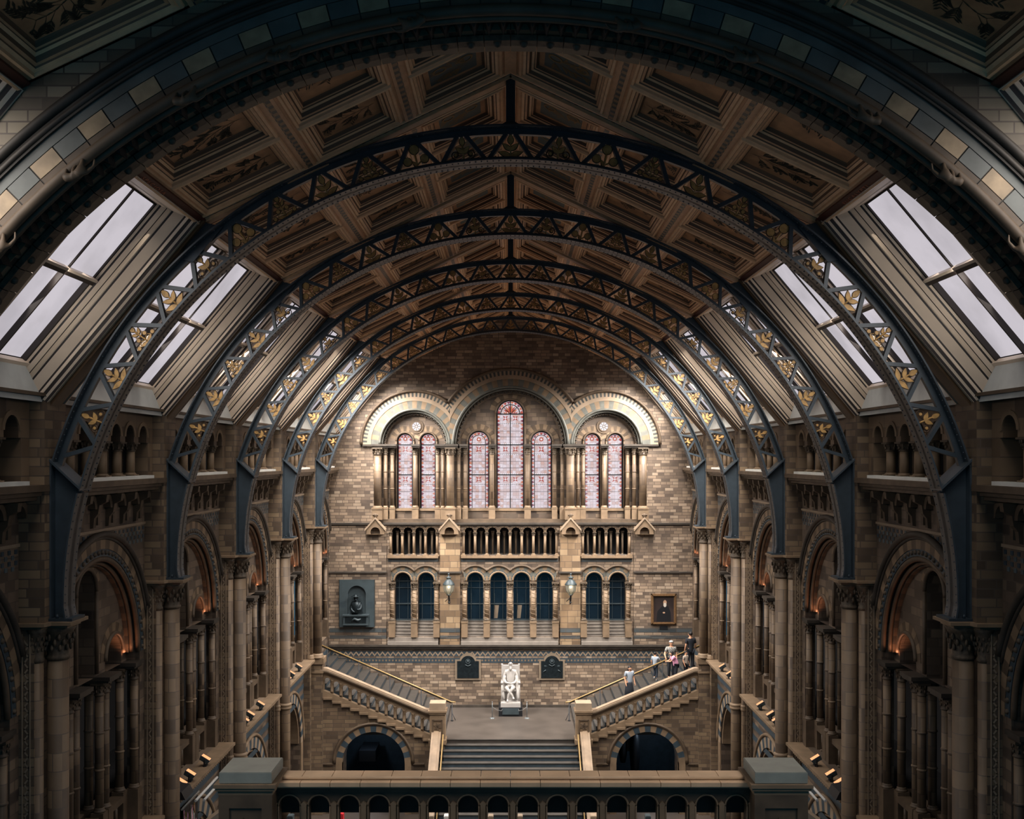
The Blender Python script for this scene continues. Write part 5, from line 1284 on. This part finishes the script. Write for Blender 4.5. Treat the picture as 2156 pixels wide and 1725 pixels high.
skinned('coat_right', V, [(0, 1), (1, 2), (2, 3)], [.1, .12, .1, .06], 'marble_white', t, 1)
for px, lab in ((1036.5, 'left'), (1109.5, 'right')):
    x = (px - CX) * 49.0 / FPX
    t = thing('barrier_post', 'clear thin barrier post on a round foot, %s of the statue' % lab, 'barrier post', (x, 49.0, LZ), 'barrier posts by the statue')
    mb = MB(); mb.lathe(x, 49.0, [(.13, LZ), (.12, LZ + .02), (.02, LZ + .05)], 14); mb.build('foot', 'acrylic', t)
    mb = MB(); mb.lathe(x, 49.0, [(.018, LZ + .04), (.018, LZ + .75)], 8); mb.sphere((x, LZ + .76, 49.0), .03); mb.build('pole', 'acrylic', t)
    sg = -1 if lab == 'left' else 1
    mb = MB(); mb.tube([(x, LZ + .55, 49.0), (x * .75, LZ + .38, 49.05), (x * .5, LZ + .3, 49.2), (sg * .39, LZ + .36, 49.3)], .008, 5); mb.build('barrier_cord', 'rope_grey', t)

# ------------------------------------------------------------------ foreground bridge
BY = 14.5
t = thing('bridge_balustrade', 'stone balustrade with pierced round arches across the foreground', 'balustrade', (0, BY, -5.6))
BF = lambda u, v, w: (u, BY - w, v)
def bx(px, w=0): return (px - CX) * (BY - w) / FPX
def bz(py, w=0): return (CY - py) * (BY - w) / FPX
xL, xR = bx(575), bx(1592)
mb = MB(BF); jb = 62.7
us = [609.5 + jb * i for i in range(16)]
for i in range(17):                                   # coping stones, each with a fine joint
    a = bx(585 + jb * i - 12) + .004; b = bx(585 + jb * (i + 1) - 12) - .004
    a = max(a, xL); b = min(b, xR)
    if b <= a: continue
    mb.box(a, b, -4.47, -4.43, -.27, .0, 0); mb.box(a, b, -4.53, -4.475, -.3, .15, 0); mb.box(a, b, -4.56, -4.53, -.25, .1, 0)
mb.tube([(xL, -4.45, .01), (xR, -4.45, .01)], .022, 8, 0); mb.box(xL, xR, -4.64, -4.56, -.2, .03, 1)
mb.build('coping', ['coping_tan', 'brown_stone'], t)
mb = MB(BF); ra = .142
mb.plate(xL, xR, -5.7, -4.62, [(bx(p), ra, -5.5, bz(1697)) for p in us], 0, -.16, 0, 0, 20, back=True); mb.box(xL, xR, -5.75, -5.5, -.25, .08)
mb.build('pierced_wall', 'brown_stone', t)
mb = MB(BF); mb.box(xL, xR, -5.02, -4.6, -.32, -.26); mb.build('dark_backing', 'dark_stone', t)  # dark sheet added to keep the bright stairs from showing through the arches
for p in us:
    mb = MB(BF); mb.arctube(bx(p), bz(1697), ra + .012, .01, .014, 0, 180, 22, 6)
    for d in (-1, 1): mb.tube([(bx(p) + d * (ra + .012), bz(1697), .01), (bx(p) + d * (ra + .012), -5.5, .01)], .014, 6)
    mb.build('arch_mould', 'tan_stone', t)
for p in [us[0] - jb / 2] + [q + jb / 2 for q in us]:
    mb = MB(BF); u = bx(p); mb.prism([(u - .035, -5.5), (u + .035, -5.5), (u + .035, bz(1694)), (u + .045, bz(1692)), (u, bz(1686)), (u - .045, bz(1692)), (u - .035, bz(1694))], 0, .05); mb.build('colonnette', 'tan_stone', t)
for s, lab in ((-1, 'left'), (1, 'right')):
    c = s * 3.58 if s < 0 else 3.655
    t = thing('newel_pier', 'square stone pier with flat cap at the %s end of the balustrade' % lab, 'pier', (c, 14.45, -5.7), 'foreground piers')
    mb = MB(); y0 = 14.1
    mb.bevbox(c - .355, c + .355, -4.41, -4.256, y0, y0 + .71, .008); mb.build('cap', 'cap_grey', t)
    mb = MB(); mb.box(c - .42, c + .42, -4.46, -4.41, y0 - .05, y0 + .78); mb.box(c - .40, c + .40, -4.5, -4.46, y0 - .03, y0 + .76); mb.box(c - .37, c + .37, -4.56, -4.5, y0, y0 + .73); mb.build('cap_mould', 'tan_stone', t)
    mb = MB(); mb.box(c - .34, c + .34, -5.7, -4.56, y0 + .03, y0 + .7)
    for a, b in ((c - .36, c - .22), (c + .22, c + .36)): mb.box(a, b, -5.7, -4.74, y0 + .0, y0 + .05)
    mb.box(c - .36, c + .36, -4.74, -4.56, y0, y0 + .05); mb.build('shaft', 'brown_stone', t)
    mb = MB()
    for i in range(7):
        q = leafpoly(c, -5.02, i * 2 * PI / 7, .15, .07); mb.prism(q, y0 + .03, y0 + .0)
    mb.build('carved_panel', 'carved_stone', t)
    mb = MB(); A = c + s * .36; 
    mb.prism([(A, -4.82), (A + s * .32, -5.06), (A + s * .32, -5.15), (A, -4.92)], y0 + .15, y0 + .55); mb.prism([(A, -4.92), (A + s * .3, -5.15), (A + s * .3, -5.7), (A, -5.7)], y0 + .2, y0 + .5); tag(mb.build('stair_coping', 'light_stone'), 'sloping stone coping outside the %s foreground pier' % lab, 'coping')
mb = MB(); mb.box(-3.9, 3.9, -5.95, -5.7, 11.5, BY + .3); tag(mb.build('bridge_deck', 'brown_stone'), 'stone deck of the bridge under the foreground balustrade', 'bridge')
# ------------------------------------------------------------------ floodlights and gear on the side ledges
def floodlight(x, y, z, s, label):
    t = thing('floodlight', label, 'floodlight', (x, y, z), 'floodlights on the wall ledges')
    mb = MB(); mb.box(x - .05, x + .05, z, z + .03, y - .1, y + .1); mb.box(x - .02, x + .02, z, z + .2, y - .13, y - .11); mb.box(x - .02, x + .02, z, z + .2, y + .11, y + .13); mb.build('yoke', 'black_paint', t)
    a = .55; ux, uz = cos(a), sin(a); 
    def H(p, q, w): return (x + s * (p * ux - q * uz) * 1, w, z + .2 + p * uz + q * ux)
    mb = MB(lambda p, q, w: H(p, q, w))
    mb.prism([(-.13, -.07), (.13, -.07), (.15, .05), (-.15, .05)], y - .11, y + .11); mb.build('housing', 'slate_panel', t)
    mb = MB(lambda p, q, w: H(p, q, w)); mb.face([(-.13, .055, y - .09), (.13, .055, y - .09), (.13, .055, y + .09), (-.13, .055, y + .09)]); mb.build('lens', 'flood_glow', t)
for s, side in ((-1, 'left'), (1, 'right')):
    for k in range(2, 5):
        for j, du in enumerate((1.45, 2.2, 3.6)):
            y = Y0 + PITCH * k + du; floodlight(s * 8.6, y, -8.7, s, 'lit floodlight on the %s ledge %s, number %s along' % (side, BAYNAME[k], ('one', 'two', 'three')[j]) if False else '%s lit floodlight on the %s ledge, %s' % (('nearest', 'middle', 'farthest')[j], side, BAYNAME[k]))
    for k in range(1, 6):
        ld = bpy.data.lights.new('flood_beam', 'SPOT'); ld.energy = 17; ld.color = (1, .42, .22); ld.spot_size = 1.9; ld.spot_blend = .9; ld.shadow_soft_size = .03
        lo = bpy.data.objects.new('flood_beam', ld); COL.objects.link(lo); lo.location = (s * 9.06, Y0 + PITCH * k + 5.35, -4.8)
        lo.rotation_euler = Vector((s * .05, .0, 1)).to_track_quat('-Z', 'Y').to_euler()
# loudspeakers and white tubes by the bridge
for s, side, px in ((-1, 'left', 395), (1, 'right', 1760)):
    mb = MB(); x = s * 8.45
    mb.prism([(x - s * .2, -8.7), (x + s * .2, -8.7), (x + s * .2, -8.45), (x - s * .1, -8.5)], 26.5, 27.2); tag(mb.build('loudspeaker', 'black_paint'), 'dark wedge loudspeaker on the %s ledge near the foreground pier' % side, 'loudspeaker')
    for q in range(2):
        mb = MB(); mb.tube([(s * (8.2 - .16 * q), -8.95 - .05 * q, 27.2 + .2 * q), (s * (8.2 - .16 * q), -8.95 - .05 * q, 29.2 + .2 * q)], .035, 8)
        tag(mb.build('white_tube', 'cloth_white'), '%s white tube light below the %s ledge' % (('outer', 'inner')[q], side), 'tube light')
mb = MB(side_frame(-1)); mb.face([(27.6 + .0, -11.2, .25), (28.9, -11.2, .25), (28.9, -9.3, .25), (27.6, -9.3, .25)], 0)
r3 = random.Random(3)
for i in range(60):
    u, v = r3.uniform(27.7, 28.7), r3.uniform(-11.1, -9.7); w = .26; a = r3.uniform(1, 2.1); L = r3.uniform(.15, .45)
    mb.face([(u, v, w), (u + .04, v, w), (u + .04 + L * cos(a) * .5, v + L, w), (u + L * cos(a) * .5, v + L, w)], 1 + i % 3)
mb.tube([(27.5, -9.28, .25), (29.0, -9.28, .25)], .03, 6, 1)
tag(mb.build('banner', ['canvas_black', 'cloth_white', 'cloth_pink', 'gilded']), 'dark banner with pale streaks hanging below the left ledge', 'banner')
# exhibits glimpsed through the balustrade
stuffx = [(718, 6, 'red_board', 'bright red display board seen through the foreground balustrade'), (610, 9, 'slate_panel', 'grey display case below, leftmost behind the balustrade'), (770, 8, 'slate_panel', 'grey display case below, right of the red board'),
          (908, 7, 'plaque_frame', 'pale display stand left of the central steps'), (940, 8, 'cloth_white', 'white display stand at the foot of the central steps'), (1033, 8, 'plaque_frame', 'pale bench end below the middle of the balustrade'), (1095, 8, 'plaque_frame', 'pale bench end right of the middle of the balustrade'), (1250, 9, 'light_stone', 'tan display stand right of the central steps'), (1365, 8, 'slate_panel', 'grey display case seen right through the balustrade')]
for px, w_, mt, lab in stuffx:
    Y = 38.0; x = (px - CX) * Y / FPX; h = w_ / 2 * Y / FPX * 1.4; mb = MB(); zt = (CY - (1714 if mt == 'red_board' else 1719)) * Y / FPX
    mb.bevbox(x - h, x + h, FLOOR + .1, zt, Y, Y + .3, .02); mb.box(x - h - .1, x + h + .1, FLOOR, FLOOR + .1, Y - .1, Y + .4); tag(mb.build('display_stand', mt), lab, 'display stand', 'display stands on the hall floor')

# ------------------------------------------------------------------ people on the right flight
def stair_z(x): return LZ if x < 2.95 else LZ + RS * (int((x - 2.95) / RN) + 1)
def person(x, y, h, heading, label, top, legs, hair='hair_dark', longhair=False, skirt=None, pose={}, cap=None, z=None):
    z = stair_z(x) if z is None else z
    t = thing('person', label, 'person', (x, y, z), None, heading); k = h / 1.75
    J = dict(pel=(0, 0, .95), sp=(0, .01, 1.15), ch=(0, 0, 1.36), nk=(0, .01, 1.5), hd=(0, .03, 1.6), ht=(0, .02, 1.68), sl=(-.18, 0, 1.4), el=(-.24, -.02, 1.14), wl=(-.24, .08, .92), sr=(.18, 0, 1.4), er=(.24, -.02, 1.14), wr=(.24, .08, .92),
             hl=(-.09, 0, .9), kl=(-.1, .04, .5), al=(-.1, -.02, .09), tl=(-.1, .14, .04), hr=(.09, 0, .9), kr=(.1, .04, .5), ar=(.1, -.02, .09), tr=(.1, .14, .04))
    J.update(pose)
    names = list(J); V = [Vector(J[n]) * k for n in names]; ix = {n: i for i, n in enumerate(names)}
    E = [('pel', 'sp'), ('sp', 'ch'), ('ch', 'nk'), ('nk', 'hd'), ('hd', 'ht'), ('ch', 'sl'), ('sl', 'el'), ('el', 'wl'), ('ch', 'sr'), ('sr', 'er'), ('er', 'wr'), ('pel', 'hl'), ('hl', 'kl'), ('kl', 'al'), ('al', 'tl'), ('pel', 'hr'), ('hr', 'kr'), ('kr', 'ar'), ('ar', 'tr')]
    E = [(ix[a], ix[b]) for a, b in E]
    rad = dict(pel=.12, sp=.11, ch=.12, nk=.05, hd=.085, ht=.075, sl=.06, el=.042, wl=.028, sr=.06, er=.042, wr=.028, hl=.09, kl=.06, al=.04, tl=.035, hr=.09, kr=.06, ar=.04, tr=.035)
    R = [rad[n] * k for n in names]
    for wn_, en in (('wl', 'el'), ('wr', 'er')):           # palm, four fingers, thumb
        d = (Vector(J[wn_]) - Vector(J[en])).normalized(); sd = Vector((1 if wn_ == 'wl' else -1, 0, 0)); nrm = d.cross(sd).normalized()
        w0 = ix[wn_]; pi_ = len(V); V.append((Vector(J[wn_]) + d * .06) * k); E.append((w0, pi_)); R.append(.026 * k)
        for f_, (o_, L_) in enumerate(((-.03, .07), (-.01, .08), (.01, .075), (.03, .06))):
            i = len(V); V.append((Vector(J[wn_]) + d * (.09 + L_ * .3) + nrm * o_) * k); V.append((Vector(J[wn_]) + d * (.09 + L_) + nrm * o_ + sd * .02) * k); E += [(pi_, i), (i, i + 1)]; R += [.009 * k, .008 * k]
        i = len(V); V.append((Vector(J[wn_]) + d * .06 + sd * .03 + nrm * -.03) * k); V.append((Vector(J[wn_]) + d * .1 + sd * .05 + nrm * -.035) * k); E += [(w0, i), (i, i + 1)]; R += [.011 * k, .009 * k]
    skinned('body', V, E, R, 'skin', t, 1)
    def P(n): return Vector(J[n]) * k
    lerp = lambda a, b, q: a + (b - a) * q
    low = lerp(P('pel'), P('hl'), .5); low = Vector((0, P('pel').y, P('pel').z - .04 * k))
    skinned('shirt', [low - Vector((0, 0, .1 * k)), P('sp'), P('ch'), lerp(P('ch'), P('nk'), .55), P('sl'), lerp(P('sl'), P('el'), .8), P('sr'), lerp(P('sr'), P('er'), .8)], [(0, 1), (1, 2), (2, 3), (2, 4), (4, 5), (2, 6), (6, 7)], [r * k for r in (.165, .15, .15, .07, .085, .065, .085, .065)], top, t, 1)
    if skirt:
        mb = MB(lambda u, v, w: (u, w, v)); mb.lathe(0, 0, [(.13 * k, .98 * k), (.17 * k, .85 * k), (.21 * k, .6 * k), (.24 * k, .2 * k)], 14); mb.build('skirt', legs, t)
    else:
        e = .92 if pose.get('long', 1) else .5
        skinned('trousers', [P('pel'), P('hl'), P('kl'), lerp(P('kl'), P('al'), e), P('hr'), P('kr'), lerp(P('kr'), P('ar'), e)], [(0, 1), (1, 2), (2, 3), (0, 4), (4, 5), (5, 6)], [r * k for r in (.13, .105, .078, .062, .105, .078, .062)], legs, t, 1)
    hd = P('hd'); fr = lambda u, v, w: (hd.x + u, hd.y + w, hd.z + v)
    mb = MB(fr); mb.sphere((0, (.085 if cap else .05) * k, (.0 if cap else -.04) * k), .095 * k, 0, 10, 7, (1, .6, 1.05) if cap else (.95, .95, 1.0))
    if longhair: mb.sphere((0, -.06 * k, -.06 * k), .1 * k, 0, 10, 7, (1.1, 1.2, .6))
    mb.build('hair' if not cap else 'cap', cap or hair, t)
    mb = MB(fr); mb.sphere((0, -.01 * k, .1 * k), .016 * k, 0, 6, 4, (.8, 1.4, 1.2))
    for sg in (-1, 1): mb.sphere((sg * .085 * k, 0, .0), .02 * k, 0, 6, 4, (.5, 1.2, 1))
    mb.build('face', 'skin', t)
    mb = MB(fr)
    for sg in (-1, 1): mb.sphere((sg * .03 * k, .012 * k, .088 * k), .009 * k, 0, 6, 4)
    mb.tube([(-.02 * k, -.045 * k, .087 * k), (.02 * k, -.045 * k, .087 * k)], .004 * k, 5); mb.build('eyes_and_mouth', 'hair_dark', t)
    for a_, b_ in (('al', 'tl'), ('ar', 'tr')):
        A, B_ = P(a_), P(b_); mb = MB(lambda u, v, w: (u, w, v)); mb.tube([(A.x, A.z - .04 * k, A.y - .04 * k), (A.x, A.z - .03 * k, A.y), (B_.x, B_.z, B_.y + .03 * k)], [.035 * k, .048 * k, .035 * k], 8); mb.build('shoe', 'cloth_white' if legs == 'cloth_navy' else 'cloth_black', t)
    return t
FACE = PI
person(250 * 47.3 / FPX, 47.3, 1.66, FACE + .4, 'person in grey T-shirt and long black skirt coming down the stairs', 'cloth_grey', 'cloth_black', longhair=True, skirt=True, pose=dict(hd=(0, .06, 1.58), ht=(0, .05, 1.66)))
person(6.82, 49.3, 1.38, -.6, 'child in loose grey T-shirt and dark shorts climbing the stairs', 'cloth_grey', 'cloth_navy', pose=dict(long=0, kl=(-.1, .2, .55), al=(-.1, .1, .2), tl=(-.1, .26, .16), er=(.27, .12, 1.2), wr=(.22, .34, 1.1)) if False else dict(kl=(-.1, .18, .58), al=(-.1, .08, .2), tl=(-.1, .24, .16), er=(.27, .12, 1.2), wr=(.22, .34, 1.1)))
person(7.38, 48.05, 1.8, FACE, 'person in white cap and black and white checked shirt on the stairs', 'plaid', 'cloth_black', cap='cloth_white', pose=dict(er=(.3, .1, 1.16), wr=(.3, .3, 1.05)))
person(7.5, 47.3, 1.55, PI / 2, 'dark-haired person in pink top leaning over beside the checked shirt', 'cloth_pink', 'cloth_black', longhair=True, pose=dict(sp=(0, .06, 1.14), ch=(0, .16, 1.3), nk=(0, .22, 1.4), hd=(0, .27, 1.48), ht=(0, .29, 1.56), sl=(-.18, .16, 1.34), sr=(.18, .16, 1.34), el=(-.2, .3, 1.12), wl=(-.08, .44, 1.1), er=(.2, .3, 1.12), wr=(.08, .44, 1.1)))
person(7.95, 47.45, 1.25, FACE + .8, 'small person in beige top held by the one in pink', 'cloth_beige', 'cloth_black')
person(8.32, 48.3, 1.82, .3, 'person all in black climbing at the top of the right flight', 'cloth_black', 'cloth_black')
